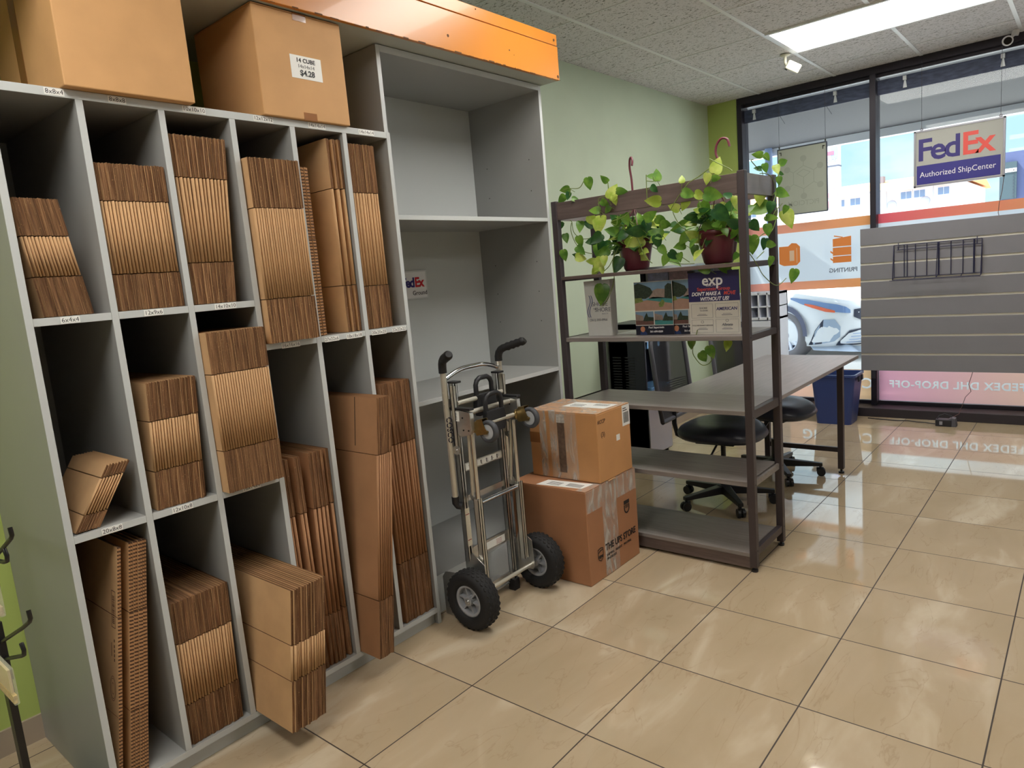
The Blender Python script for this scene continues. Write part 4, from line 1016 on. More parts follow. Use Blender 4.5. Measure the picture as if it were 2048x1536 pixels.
def flat_sign(name, label, cat, x0, x1, y, z0, z1, m, group=None, th=0.0015, tilt=0.0):
    t = thing(name, label, cat, ((x0+x1)/2, y, z0), group)
    MB().box(x0, x1, y, y+th, z0, z1).build('card', m, t)
    return t
R3, U3 = (1, 0, 0), (0, 0, 1)
def shelf_cards():
    Z = 1.0556
    # realtor card
    navy = mat('card_navy', (46, 44, 98), 0.35); cream = mat('card_cream', (214, 210, 200), 0.45)
    ww = mat('card_white_ink', (240, 240, 242), 0.5); rd = mat('card_red_ink', (216, 80, 70), 0.5); gk = mat('card_grey_ink', (110, 112, 120), 0.5)
    t = thing('advertising_card', 'navy and cream property advertising card propped on the upper shelf by the post', 'card', (-1.29, 2.93, Z))
    x0, x1, y = -1.412, -1.176, 2.93
    MB().box(x0, x1, y, y+0.002, Z, Z+0.146).build('lower_panel', cream, t)
    MB().box(x0, x1, y, y+0.002, Z+0.1462, Z+0.278).build('upper_panel', navy, t)
    f = y-0.0006; xm = (x0+x1)/2-0.004
    text('exp', 0.066, (xm, f, Z+0.238), R3, U3, ww, t, 'lettering', bold=0.0012)
    text('REALTY', 0.011, (xm-0.008, f, Z+0.2155), R3, U3, ww, t, 'lettering', space=1.2)
    text('Saperstein Group', 0.0215, (xm+0.004, f, Z+0.201), R3, U3, rd, t, 'lettering', bold=0.0003)
    text("DON'T MAKE A", 0.0225, (xm-0.032, f, Z+0.180), R3, U3, ww, t, 'lettering', bold=0.0007, shear=0.25, wide=0.86)
    text('MOVE', 0.0225, (xm+0.076, f, Z+0.180), R3, U3, rd, t, 'lettering', bold=0.0006, shear=0.25, wide=0.86)
    text('WITHOUT US!', 0.0225, (xm+0.006, f, Z+0.157), R3, U3, ww, t, 'lettering', bold=0.0007, shear=0.25, wide=0.92)
    ln = MB()
    for (a, c) in ((0.01, 0.112), (0.124, 0.228)):
        for (p, r) in ((0.008, 0.066), (0.074, 0.136)):
            for (u0, u1, v0, v1) in ((a, c, p, p+.0008), (a, c, r-.0008, r), (a, a+.0008, p, r), (c-.0008, c, p, r)):
                ln.box(x0+u0, x0+u1, f, f+0.0005, Z+v0, Z+v1)
    ln.build('border_line', gk, t)
    text('AMERICAN', 0.019, (x0+0.176, f, Z+0.112), R3, U3, mat('card_blue_ink', (60, 60, 120), 0.5), t, 'lettering', bold=0.0004, shear=0.1)
    text('SHORE', 0.012, (x0+0.068, f, Z+0.117), R3, U3, gk, t, 'lettering'); text('TO SHORE', 0.008, (x0+0.070, f, Z+0.106), R3, U3, gk, t, 'lettering')
    text('Allstate', 0.016, (x0+0.176, f, Z+0.042), R3, U3, gk, t, 'lettering', shear=0.2, bold=0.0003)
    text('TITLE INSURANCE SERVICES', 0.0078, (x0+0.061, f, Z+0.040), R3, U3, INK, t, 'lettering')
    mk = MB()
    for (cx, cz) in ((0.176, 0.060), (0.061, 0.056)):
        for k in range(14):
            a0 = 2*PI*k/14; a1 = 2*PI*(k+1)/14
            mk.prism([(0.007*math.cos(a0), 0.006*math.sin(a0)), (0.007*math.cos(a1), 0.006*math.sin(a1)), (0.0055*math.cos(a1), 0.0045*math.sin(a1)), (0.0055*math.cos(a0), 0.0045*math.sin(a0))], (0, 0.0005, 0), (x0+cx, f, Z+cz), R3, U3)
    for (cx, cz) in ((0.061, 0.022), (0.061, 0.084), (0.176, 0.022), (0.176, 0.084)):
        mk.box(x0+cx-0.024, x0+cx+0.024, f, f+0.0005, Z+cz, Z+cz+0.0025); mk.box(x0+cx-0.018, x0+cx+0.018, f, f+0.0005, Z+cz+0.006, Z+cz+0.0075)
    mk.build('small_print', gk, t)
    MB().box(x0, x0+0.03, y-0.004, y+0.012, Z+0.276, Z+0.286).build('card_clip', BPL, t)
    # photo flyers
    def flyer(x0, x1, y, label, cut=1.0):
        t = thing('property_flyer', label, 'flyer', ((x0+x1)/2, y, Z), 'property photo flyers on the upper shelf')
        W = x1-x0; H = 0.252; f = y-0.0005
        MB().box(x0, x1, y, y+0.0015, Z, Z+H).build('sheet', mat('flyer_white', (214, 212, 206), 0.35), t)
        def r(u0, u1, v0, v1, m, nm, dd=0.0005):
            MB().box(x0+u0*W, x0+u1*W, f-dd+0.0005, f+0.0005, Z+v0*H, Z+v1*H).build(nm, m, t)
        def pg(pts, m, nm, k=1):
            MB().prism([(p[0]*W, p[1]*H) for p in pts], (0, 0.0005, 0), (x0, f-0.0003*k, Z), R3, U3).build(nm, m, t)
        sky = mat('print_sky', (120, 150, 176), 0.4, noise=0.08, nscale=20); tree = mat('print_tree', (44, 58, 44), 0.5, noise=0.5, nscale=120)
        pool = mat('print_pool', (70, 140, 140), 0.4, noise=0.1, nscale=60); deck = mat('print_deck', (176, 142, 124), 0.5, noise=0.06, nscale=60)
        house = mat('print_house', (150, 134, 124), 0.5, noise=0.15, nscale=80); brick = mat('print_brick', (110, 78, 70), 0.5, noise=0.15, nscale=80)
        black = mat('flyer_navy', (26, 28, 46), 0.4); hedge = mat('print_hedge', (120, 136, 70), 0.5, noise=0.3, nscale=120)
        r(0.01, 0.99, 0.46, 0.99, sky, 'photo_sky')
        pg([(0.01, 0.46), (0.99, 0.46), (0.99, 0.62), (0.4, 0.66), (0.01, 0.62)], deck, 'photo_deck')
        pg([(0.3, 0.66), (0.99, 0.58), (0.99, 0.68), (0.5, 0.71)], pool, 'photo_pool', 2)
        pg([(0.4, 0.68), (0.4, 0.80), (0.62, 0.86), (0.9, 0.84), (0.9, 0.68)], house, 'photo_house', 2)
        pg([(0.01, 0.7), (0.01, 0.95), (0.12, 0.98), (0.3, 0.93), (0.44, 0.88), (0.5, 0.8), (0.42, 0.72), (0.3, 0.68)], tree, 'photo_tree', 3)
        pg([(0.8, 0.68), (0.82, 0.9), (0.9, 0.95), (0.99, 0.93), (0.99, 0.66)], tree, 'photo_tree', 3)
        pg([(0.01, 0.60), (0.01, 0.70), (0.2, 0.70), (0.24, 0.63)], hedge, 'photo_hedge', 4)
        pg([(0.66, 0.52), (0.64, 0.58), (0.70, 0.62), (0.74, 0.66), (0.80, 0.62), (0.78, 0.56), (0.74, 0.52)], hedge, 'photo_urn', 4)
        for (a, c) in ((0.01, 0.49), (0.52, 0.99)):
            r(a, c, 0.30, 0.44, sky, 'photo_sky'); 
            pg([(a, 0.19), (c, 0.19), (c, 0.26), (a, 0.28)], brick if a < .3 else pool, 'photo_deck', 2)
            pg([(a, 0.27), (a, 0.40), (a+0.2, 0.36), (a+0.22, 0.27)], house, 'photo_house', 2)
            pg([(a+.2, 0.26), (a+.24, 0.34), (a+.3, 0.42), (a+.34, 0.34), (c, 0.33), (c, 0.26)], tree, 'photo_tree', 3)
        r(0.0, 1.0, 0.0, 0.175, black, 'photo_footer')
        skin = mat('print_skin', (196, 132, 100), 0.5)
        pg([(0.11, 0.0), (0.12, 0.05), (0.17, 0.07), (0.24, 0.07), (0.29, 0.04), (0.30, 0.0)], mat('print_shirt', (40, 60, 110), 0.5), 'portrait_shirt', 3)
        pg([(0.14, 0.07), (0.125, 0.11), (0.14, 0.155), (0.19, 0.17), (0.24, 0.155), (0.25, 0.11), (0.23, 0.065), (0.19, 0.05)], skin, 'portrait_face', 4)
        pg([(0.125, 0.12), (0.13, 0.155), (0.19, 0.178), (0.245, 0.16), (0.25, 0.12), (0.235, 0.15), (0.19, 0.162), (0.145, 0.15)], mat('print_hair', (30, 24, 22), 0.6), 'portrait_hair', 5)
        if W > 0.15:
            text('Paul Saperstein', 0.0135, (x0+0.55*W, f-0.0008, Z+0.035), R3, U3, ww, t, 'lettering', bold=0.0002)
            text('561-699-0209', 0.012, (x0+0.55*W, f-0.0008, Z+0.015), R3, U3, ww, t, 'lettering', bold=0.0003)
    flyer(-1.700, -1.500, 2.945, 'left property flyer with house and pool photos on the upper shelf')
    flyer(-1.530, -1.330, 2.958, 'second property flyer with pool photos, half behind the navy card')
    # tall white brochure holder
    t = thing('brochure_holder', 'tall white brochure holder with a blue wave mark at the left of the upper shelf', 'brochure holder', (-1.89, 2.94, Z))
    wp = mat('holder_white', (206, 206, 202), 0.4)
    b = MB(); b.prism([(-0.070, 0), (0.066, 0), (0.070, 0.278), (-0.082, 0.274)], (0, 0.004, 0), (-1.894, 2.93, Z), R3, U3)
    b.build('front_panel', wp, t)
    MB().box(-1.829, -1.826, 2.934, 2.985, Z, Z+0.278).build('side_panel', wp, t)
    MB().box(-1.962, -1.959, 2.934, 2.985, Z, Z+0.25).build('side_panel', wp, t)
    for k in range(4): MB().box(-1.958, -1.832, 2.945+k*0.009, 2.947+k*0.009, Z+0.001, Z+0.262+0.004*k).build('leaflet', mat('leaflet_paper', (196, 204, 224), 0.4), t)
    q = MB()
    for dx in (0, 0.011):
        for k in range(10):
            z0 = -0.055+k*0.011
            fx = lambda z: 0.010*math.sin(z/0.055*PI*0.9)
            q.prism([(dx+fx(z0)-0.002, z0), (dx+fx(z0)+0.002, z0), (dx+fx(z0+.011)+0.002, z0+.011), (dx+fx(z0+.011)-0.002, z0+.011)], (0, 0.0005, 0), (-1.952, 2.9292, Z+0.148), R3, U3)
    q.build('printed_logo', mat('logo_blue', (70, 84, 130), 0.5), t)
    text('SHORE', 0.030, (-1.888, 2.9290, Z+0.158), R3, U3, gk, t, 'lettering')
    text('TO', 0.014, (-1.918, 2.9290, Z+0.134), R3, U3, gk, t, 'lettering')
    text('SHORE', 0.030, (-1.872, 2.9290, Z+0.130), R3, U3, gk, t, 'lettering')
    text('REALTY', 0.010, (-1.860, 2.9290, Z+0.110), R3, U3, mat('card_pale_ink', (170, 172, 180), 0.5), t, 'lettering')
    text('(561) 203-0966', 0.0165, (-1.900, 2.9290, Z+0.080), R3, U3, gk, t, 'lettering')
    # clear holder with magazines further back
    t = thing('magazine_holder', 'clear stand of pastel magazines at the back of the upper shelf', 'magazine holder', (-1.60, 3.13, Z))
    MB().box(-1.76, -1.36, 3.165, 3.170, Z, Z+0.318).build('back_plate', mat('clear_acrylic_b', (196, 206, 214), 0.1), t)
    cols = [(196, 200, 232), (226, 190, 196), (190, 214, 226)]
    for k in range(3):
        x = -1.735+k*0.118
        MB().box(x, x+0.112, 3.150, 3.158, Z+0.002, Z+0.300+0.006*k).build('magazine', mat('magazine_cover_%d' % k, cols[k], 0.3, noise=0.25, nscale=40), t)
    MB().box(-1.775, -1.755, 3.145, 3.172, Z, Z+0.29).build('side_clip', BPL, t)
    # white papers lying on the shelf
    t = tag(MB().box(-1.83, -1.60, 2.975, 3.12, Z, Z+0.004).build('paper_stack', mat('leaflet_paper_w', (214, 216, 214), 0.5)), 'thin stack of white paper lying on the upper shelf beside the white holder', 'paper')
shelf_cards()

# ================================================================== OFFICE CHAIRS
def office_chair(name, label, loc, ang, back=True):
    t = thing(name, label, 'office chair', (loc[0], loc[1], 0), 'black office chairs at the desk')
    vin = mat('black_vinyl_seat', (44, 48, 62), 0.38, bump=0.05, nscale=60); pl = mat('chair_black_plastic', (24, 25, 30), 0.4)
    M = Matrix.Translation((loc[0], loc[1], 0)) @ Matrix.Rotation(ang, 4, 'Z')
    # seat: soft superellipse cushion
    b = MB(); prof = [(0.0, 0.475), (0.5, 0.478), (0.78, 0.474), (0.93, 0.460), (1.0, 0.435), (0.97, 0.412), (0.88, 0.396), (0.55, 0.386), (0.0, 0.384)]
    n = 36; vs = []; fs = []
    for (r, z) in prof:
        for k in range(n):
            a = 2*PI*k/n; ca, sa = math.cos(a), math.sin(a); e = 0.72
            x = 0.235*math.copysign(abs(ca)**e, ca)*r; y = 0.235*math.copysign(abs(sa)**e, sa)*r
            zz = z-(0.035*max(0, x/0.235)**3 if z > .42 else 0.02*max(0, x/.235)**3)+0.012*(y/0.235)**2*(1 if z > .46 else 0)
            vs.append((x, y, zz))
    for i in range(len(prof)-1):
        for k in range(n):
            fs.append((i*n+k, i*n+(k+1) % n, (i+1)*n+(k+1) % n, (i+1)*n+k))
    b.add(vs, fs, 0, True, M); b.build('seat', vin, t)
    b = MB(); b.box(-0.12, 0.10, -0.11, 0.11, 0.365, 0.388, 0, M).box(-0.235, -0.10, -0.03, 0.03, 0.362, 0.376, 0, M)
    b.build('seat_plate', pl, t, bevel=0.004)
    MB().tube([M @ Vector((0.0, -0.08, 0.372)), M @ Vector((0.03, -0.25, 0.352)), M @ Vector((0.03, -0.28, 0.350))], 0.006, 8).build('lever', pl, t)
    c = MB(); c.cyl(M @ Vector((0, 0, 0.20)), M @ Vector((0, 0, 0.37)), 0.014, 16, 0).cyl(M @ Vector((0, 0, 0.075)), M @ Vector((0, 0, 0.235)), 0.026, 18, 0)
    c.build('gas_column', pl, t)
    b = MB()
    for k in range(5):
        a = 2*PI*k/5+0.35
        Q = M @ Matrix.Rotation(a, 4, 'Z')
        vs = [(0.02, -0.024, 0.060), (0.02, 0.024, 0.060), (0.02, 0.024, 0.108), (0.02, -0.024, 0.108), (0.27, -0.014, 0.062), (0.27, 0.014, 0.062), (0.27, 0.014, 0.082), (0.27, -0.014, 0.082)]
        b.add(vs, [(0, 1, 2, 3), (7, 6, 5, 4), (0, 4, 5, 1), (1, 5, 6, 2), (2, 6, 7, 3), (3, 7, 4, 0)], 0, False, Q)
    b.lathe([(0, 0.058), (0.042, 0.058), (0.042, 0.112), (0.0, 0.116)], (loc[0], loc[1], 0), (0, 0, 1), 20)
    base = b.build('star_base', pl, t, bevel=0.003)
    for k in range(5):
        a = 2*PI*k/5+0.35
        Q = M @ Matrix.Rotation(a, 4, 'Z')
        w = MB(); p = Q @ Vector((0.262, 0, 0.026)); ax = (Q.to_3x3() @ Vector((0, 1, 0)))
        for s in (-1, 1):
            w.cyl(p+ax*(s*0.006), p+ax*(s*0.020), 0.025, 20)
        w.cyl(Q @ Vector((0.258, 0, 0.03)), Q @ Vector((0.258, 0, 0.07)), 0.008, 10)
        w.box(0.235, 0.275, -0.007, 0.007, 0.030, 0.055, 0, Q)
        w.build('caster', pl, base)
    if back:
        # bent steel support, slim frame with a mesh panel
        b = MB()
        b.tube([M @ Vector(p) for p in ((-0.10, 0, 0.366), (-0.22, 0, 0.362), (-0.275, 0, 0.385), (-0.290, 0, 0.45), (-0.285, 0, 0.60))], 0.014, 10)
        b.build('back_support', pl, t)
        fr = MB(); L_ = []
        def bp(y, z): 
            return Vector((-0.262-0.045*((z-0.52)/0.42)-0.05*(1-(y/0.23)**2)*0.6, y, z))
        out = []
        W, z0, z1 = 0.225, 0.50, 0.985
        ring = [(-W*.92, z0), (-W, z0+.10), (-W, z1-.06), (-W*.86, z1), (0, z1+.012), (W*.86, z1), (W, z1-.06), (W, z0+.10), (W*.92, z0), (0, z0-.012), (-W*.92, z0)]
        fr.tube([M @ bp(p[0], p[1]) for p in ring], 0.013, 10)
        fr.build('back_frame', mat('chair_frame_grey', (92, 92, 100), 0.35), t)
        m2 = D.materials.get('chair_mesh') or mat('chair_mesh', (20, 21, 28), 0.6, alpha=0.86)
        q = MB(); nx, nz = 12, 20; vs = []; fs = []
        for i in range(nz+1):
            for j in range(nx+1):
                y = -W+2*W*j/nx; z = z0+(z1-z0)*i/nz
                vs.append(M @ bp(y*0.98, z))
        for i in range(nz):
            for j in range(nx): fs.append((i*(nx+1)+j, i*(nx+1)+j+1, (i+1)*(nx+1)+j+1, (i+1)*(nx+1)+j))
        q.add(vs, fs, 0, True); q.build('back_mesh', m2, t)
        q = MB()
        for k in range(15):
            z = z0+0.02+k*0.013
            q.tube([M @ (bp(-W*0.95+2*W*0.95*j/8, z)+Vector((-0.004, 0, 0))) for j in range(9)], 0.0028, 6)
        q.build('lumbar_rib', mat('rib_grey', (120, 124, 136), 0.3), t)
    return t
office_chair('office_chair', 'black office chair with mesh back tucked under the desk nearest the shelf rack', (-1.60, 3.67), 0.05)
office_chair('office_chair', 'black office chair further along the desk, close to the blue bin', (-1.53, 4.31), -0.05)

# ================================================================== WATER COOLER, ORGANISER, BIN
def cooler():
    t = thing('water_cooler', 'black water cooler with a silver dispensing front against the green wall', 'water cooler', (-2.57, 4.47, 0))
    bk = mat('cooler_black', (26, 28, 40), 0.4)
    b = MB(); x0, x1, y0, y1 = -2.72, -2.425, 4.30, 4.64
    b.box(x0, x1, y0, y0+0.02, 0.02, 0.985).box(x0, x0+.02, y0, y1, 0.02, 0.985).box(x0, x1, y1-0.02, y1, 0.02, 0.985).box(x0, x1, y0, y1, 0.02, 0.50).box(x0, x1, y0, y1, 0.86, 0.985).box(x0, -2.56, y0, y1, 0.5, 0.86)
    b.build('housing', bk, t, bevel=0.004)
    MB().box(x1, x1+0.008, y0+0.004, y1-0.004, 0.03, 0.50).build('front_panel', mat('cooler_silver', (190, 188, 200), 0.25, metal=0.7), t, bevel=0.002)
    MB().box(x1, x1+0.010, y0+0.006, y1-0.006, 0.855, 0.90).build('trim_band', mat('cooler_silver', (190, 188, 200), 0.25, metal=0.7), t)
    bl = mat('cooler_blue_chrome', (120, 170, 220), 0.2, metal=0.6)
    for dy in (0.05, 0.20):
        q = MB(); q.box(-2.50, -2.43, y0+dy, y0+dy+0.04, 0.80, 0.855).cyl((-2.47, y0+dy+0.02, 0.77), (-2.47, y0+dy+0.02, 0.80), 0.012, 12)
        q.build('tap', bl, t, bevel=0.003)
    MB().box(-2.56, -2.40, y0+0.03, y1-0.03, 0.502, 0.525).build('drip_tray', bl, t, bevel=0.003)
    MB().prism([(0.30, 0.90), (0.335, 0.90), (0.345, 0.40), (0.33, 0.40)], (0.012, 0, 0), (x1+0.006, y0, 0), (0, 1, 0), (0, 0, 1)).build('side_strip', mat('cooler_white_strip', (220, 222, 232), 0.4), t)
    v = MB()
    for k in range(18):
        v.box(-2.69, -2.62, y0-0.002, y0, 0.40+k*0.020, 0.408+k*0.020); v.box(-2.59, -2.51, y0-0.002, y0, 0.40+k*0.020, 0.408+k*0.020)
    v.build('vent', mat('vent_dark', (14, 15, 22), 0.6), t)
    f = MB()
    for x in (x0+.03, x1-.03):
        for y in (y0+.03, y1-.03): f.cyl((x, y, 0), (x, y, 0.022), 0.014, 10)
    f.build('foot', BPL, t)
cooler()
def organiser():
    t = thing('white_cubby_unit', 'white cubby unit with small dark openings by the window corner, seen behind the rack', 'cubby unit', (-2.2, 5.9, 0))
    w = mat('white_melamine', (214, 218, 232), 0.45)
    b = MB(); x0, x1, y0, y1 = -2.42, -2.04, 5.86, 6.13
    b.box(x0, x1, y0+.02, y1, 0, 0.85).box(x0, x1, y1-.02, y1, 0.85, 1.08)
    b.box(x0, x1, y0, y1, 1.06, 1.08).box(x0, x1, y0, y1, 0.85, 0.87).box(x0, x1, y0, y1, 0.955, 0.965)
    for k in range(6):
        x = x0+(x1-x0-0.012)*k/5; b.box(x, x+0.012, y0, y1, 0.85, 1.08)
    b.build('carcass', w, t, bevel=0.001)
    MB().box(x0+0.013, x1-0.013, y1-0.024, y1-0.020, 0.87, 1.06).build('back_lining', mat('cubby_dark', (60, 64, 76), 0.7), t)
    MB().box(-2.30, -2.06, y0, y0+0.02, 0.01, 0.84).build('door', w, t, bevel=0.002)
    g = MB().box(-2.42, -2.31, y0, y0+0.02, 0.01, 0.84); g.build('side_door', mat('grey_door', (110, 108, 116), 0.5), t)
    MB().box(-2.335, -2.325, y0-0.015, y0, 0.60, 0.70).build('handle', mat('silver_tape', (190, 184, 176), 0.2), t)
organiser()
def bin_():
    t = thing('waste_bin', 'dark blue plastic recycling bin standing behind the desk leg', 'bin', (-1.59, 5.9, 0))
    bm_ = mat('blue_bin_plastic', (44, 62, 118), 0.42)
    b = MB()
    def ring(x0, x1, y0, y1, z, r=0.03, n=4):
        o = []
        for (cx, cy, a0) in ((x1-r, y1-r, 0), (x0+r, y1-r, PI/2), (x0+r, y0+r, PI), (x1-r, y0+r, 1.5*PI)):
            for k in range(n+1):
                a = a0+PI/2*k/n; o.append((cx+r*math.cos(a), cy+r*math.sin(a), z))
        return o
    rings = [ring(-1.722, -1.462, 5.792, 6.02, 0.0), ring(-1.752, -1.425, 5.765, 6.045, 0.385), ring(-1.760, -1.417, 5.757, 6.053, 0.387), ring(-1.760, -1.417, 5.757, 6.053, 0.405), ring(-1.746, -1.431, 5.771, 6.039, 0.405), ring(-1.716, -1.468, 5.798, 6.014, 0.006)]
    n = len(rings[0]); vs = [p for r in rings for p in r]; fs = []
    for i in range(len(rings)-1):
        for k in range(n): fs.append((i*n+k, i*n+(k+1) % n, (i+1)*n+(k+1) % n, (i+1)*n+k))
    fs += [tuple(range(n))[::-1], tuple(range((len(rings)-1)*n, len(rings)*n))]
    b.add(vs, fs, 0, False); b.build('body', bm_, t)
    MB().box(-1.418, -1.408, 5.84, 5.88, 0.345, 0.385).box(-1.418, -1.408, 5.93, 5.97, 0.345, 0.385).build('grip_hole', mat('bin_dark', (14, 16, 30), 0.6), t)
bin_()

# ================================================================== SLATWALL AND SIGNS
def slatwall():
    t = thing('slatwall_panel', 'large grey slatwall panel with pale horizontal grooves mounted inside the front window', 'slatwall', (-0.2, 6.08, 0.4))
    g = mat('grey_slatwall', (124, 123, 130), 0.5, noise=0.03, nscale=5); gr = mat('slat_groove', (222, 218, 205), 0.45); dk = mat('slat_shadow', (84, 82, 86), 0.6)
    X0, X1 = -1.446, 1.55
    zs = [0.400, 0.532, 0.680, 0.828, 0.975, 1.118, 1.250, 1.390, 1.526]
    MB().box(X0, X1, 6.078, 6.100, 0.400, 1.526).build('backing', gr, t)
    for k in range(8):
        a = zs[k]+(0.008 if k else 0); c = zs[k+1]-(0.008 if k < 7 else 0)
        b = MB().box(X0, X1, 6.070, 6.0779, a, c); b.build('slat', g, t, bevel=0.0012)
    for x in (-1.402, 0.05, 1.5):
        bg_ = mat('bracket_grey', (90, 92, 100), 0.4, metal=0.6)
        MB().box(x-0.018, x+0.018, 6.100, 6.29, 0.41, 0.43).box(x-0.014, x+0.014, 6.275, 6.289, 0.30, 0.43).build('bracket', bg_, t)
        MB().box(x-0.018, x+0.018, 6.100, 6.29, 1.30, 1.33).build('bracket', bg_, t)
    return t
slatwall()
def basket():
    t = thing('wire_basket', 'empty black wire literature basket hooked on the grey slatwall', 'wire basket', (-0.915, 6.03, 1.1))
    wm = mat('black_wire', (30, 30, 62), 0.45)
    b = MB(); r = 0.0032
    x0, x1 = -1.205, -0.640; yb, yf = 6.058, 6.00
    def w(*p, rr=r): b.tube([Vector(q) for q in p], rr, 6)
    w((x0, yb, 1.378), (x1, yb, 1.378)); w((x0+.02, yb, 1.342), (x1, yb, 1.342)); w((x0, yb, 1.135), (x1, yb, 1.135))
    for k, x in enumerate([x0, -1.135, -1.115, -1.06, -0.985, -0.91, -0.905, -0.83, -0.755, -0.69, -0.685, x1]):
        w((x, yb, 1.378), (x, yb, 1.135))
    for x in (x0, x1, -0.915): w((x, yb, 1.378), (x, yf, 1.12)); 
    w((x0, yf, 1.118), (x1, yf, 1.118)); w((x0-.02, yf-.004, 1.112), (x1, yf-.004, 1.112))
    for x in (x0, -1.06, -0.915, -0.76, x1): w((x, yf, 1.118), (x, yb, 1.135))
    for x in (x0+0.03, x1-0.03):
        w((x, yb, 1.342), (x, yb, 1.392), (x, 6.066, 1.392))
    b.build('wire_frame', wm, t)
basket()
def hang(name, pts, t, r=0.0014, m=None):
    return MB().tube([Vector(p) for p in pts], r, 6).build(name, m or mat('hanging_wire', (70, 70, 80), 0.4), t)
def signs():
    # carrier sign
    t = thing('hanging_sign', 'hanging white sign with purple and red lettering over a blue band, in a grey frame', 'sign', (-0.82, 6.24, 1.8))
    x0, x1, z0, z1 = -1.102, -0.530, 1.800, 2.215
    sil = mat('sign_aluminium', (150, 150, 158), 0.35, metal=0.6); y = 6.235
    b = MB()
    for a in ((x0, x1, z1-.012, z1), (x0, x1, z0, z0+.012), (x0, x0+.014, z0, z1), (x1-.014, x1, z0, z1)):
        b.box(a[0], a[1], y-0.012, y+0.016, a[2], a[3])
    b.build('frame', sil, t, bevel=0.001)
    pan = filmmat('sign_face_white', (206, 206, 200), (206, 206, 200), trans=0.35, clear=0.0)
    MB().box(x0+.012, x1-.012, y-0.008, y+0.010, z0+.010, z1-.010).build('face_panel', pan, t)
    MB().box(x0+.020, x1-.026, y-0.0088, y-0.0082, z0+.018, z0+.158).build('lower_band', mat('sign_band_blue', (48, 44, 132), 0.4), t)
    f = y-0.0092
    pu = mat('sign_purple', (50, 40, 120), 0.5); re = mat('sign_red_orange', (230, 84, 74), 0.45)
    text('Fed', 0.222, (-0.795, f+0.0005, 2.062), R3, U3, pu, t, 'lettering', align='RIGHT', bold=0.0045, space=0.86, wide=0.98)
    text('Ex', 0.222, (-0.796, f+0.0005, 2.062), R3, U3, re, t, 'lettering', align='LEFT', bold=0.0045, space=0.86, wide=0.98)
    text('Authorized ShipCenter', 0.0565, (-0.822, f, z0+.088), R3, U3, mat('sign_white_ink', (232, 232, 238), 0.5), t, 'lettering', wide=0.90)
    for x in (-1.055, -0.562):
        hang('hanging_wire', [(x, 6.25, z1), (x, 6.25, 2.715)], t)
        MB().lathe([(0.008, -0.002), (0.011, 0), (0.008, 0.002), (0.005, 0)], (x, 6.25, z1+0.012), (0, 1, 0), 12, 0, True, close=True).build('ring', sil, t)
    hang('power_cord', [(-0.535, 6.24, 1.80), (-0.545, 6.245, 1.70), (-0.560, 6.245, 1.62), (-0.566, 6.25, 1.55), (-0.556, 6.255, 1.50), (-0.58, 6.20, 1.2), (-0.62, 6.16, 0.8), (-0.69, 6.13, 0.40), (-0.715, 6.12, 0.30), (-0.700, 6.12, 0.245), (-0.735, 6.12, 0.20), (-0.755, 6.11, 0.13), (-0.77, 6.09, 0.075), (-0.80, 6.03, 0.06)], t, 0.0022, mat('brown_cord', (96, 64, 60), 0.5))
    # plain grey sign seen from the back
    t = thing('hanging_sign', 'square grey hanging sign panel with a faint honeycomb emblem, left of the dark mullion', 'sign', (-1.93, 6.24, 1.7))
    x0, x1, z0, z1 = -2.128, -1.735, 1.715, 2.262; y = 6.24
    MB().box(x0, x1, y, y+0.006, z0, z1).build('panel', mat('grey_sign_back', (164, 170, 158), 0.5), t)
    b = MB()
    for a in ((x0-.004, x1+.004, z1-.002, z1+.006), (x0-.004, x1+.004, z0-.006, z0+.002), (x0-.004, x0+.002, z0, z1), (x1-.002, x1+.006, z0, z1)):
        b.box(a[0], a[1], y-0.004, y+0.010, a[2], a[3])
    b.build('edge_frame', mat('sign_edge_dark', (60, 66, 82), 0.4), t)
    b = MB()
    for x, s in ((x0+.012, 1), (x1-.03, -1)):
        b.box(x, x+.018, y-0.003, y, z1-.028, z1-.022).box(x+(0.012 if s > 0 else 0), x+(0.018 if s > 0 else .006), y-0.003, y, z1-.05, z1-.022)
    b.build('corner_clip', mat('clip_dark', (60, 62, 56), 0.5), t)
    fa = mat('faint_print', (152, 158, 147), 0.55); b = MB(); cx, cz = -1.92, 2.01; R_ = 0.095; w = 0.006
    def seg(p, q, w=w):
        p = Vector((p[0], p[1])); q = Vector((q[0], q[1])); d = (q-p).normalized(); n = Vector((-d.y, d.x))*w/2
        b.prism([tuple(p+n), tuple(q+n), tuple(q-n), tuple(p-n)], (0, 0.0004, 0), (cx, y-0.0006, cz), R3, U3)
    hx = [(R_*math.sin(PI*k/3), R_*math.cos(PI*k/3)) for k in range(6)]
    for k in range(6):
        seg(hx[k], hx[(k+1) % 6]); o = (hx[k][0]*1.62, hx[k][1]*1.62); seg(hx[k], (hx[k][0]*1.4, hx[k][1]*1.4))
        b.prism([(o[0]+0.026*math.cos(2*PI*j/14), o[1]+0.026*math.sin(2*PI*j/14)) for j in range(14)], (0, 0.0004, 0), (cx, y-0.0006, cz), R3, U3)
    seg((0, 0), (0, -0.06)); seg((0, 0.0), (0.055, 0.035)); seg((0, 0), (-0.055, 0.035)); seg((-.055, .035), (0, .065)); seg((.055, .035), (0, .065))
    b.build('faint_emblem', fa, t)
    text('PICTCIOM', 0.056, (-1.925, y-0.0008, 1.80), (-1, 0, 0), U3, fa, t, 'lettering', bold=0.001)
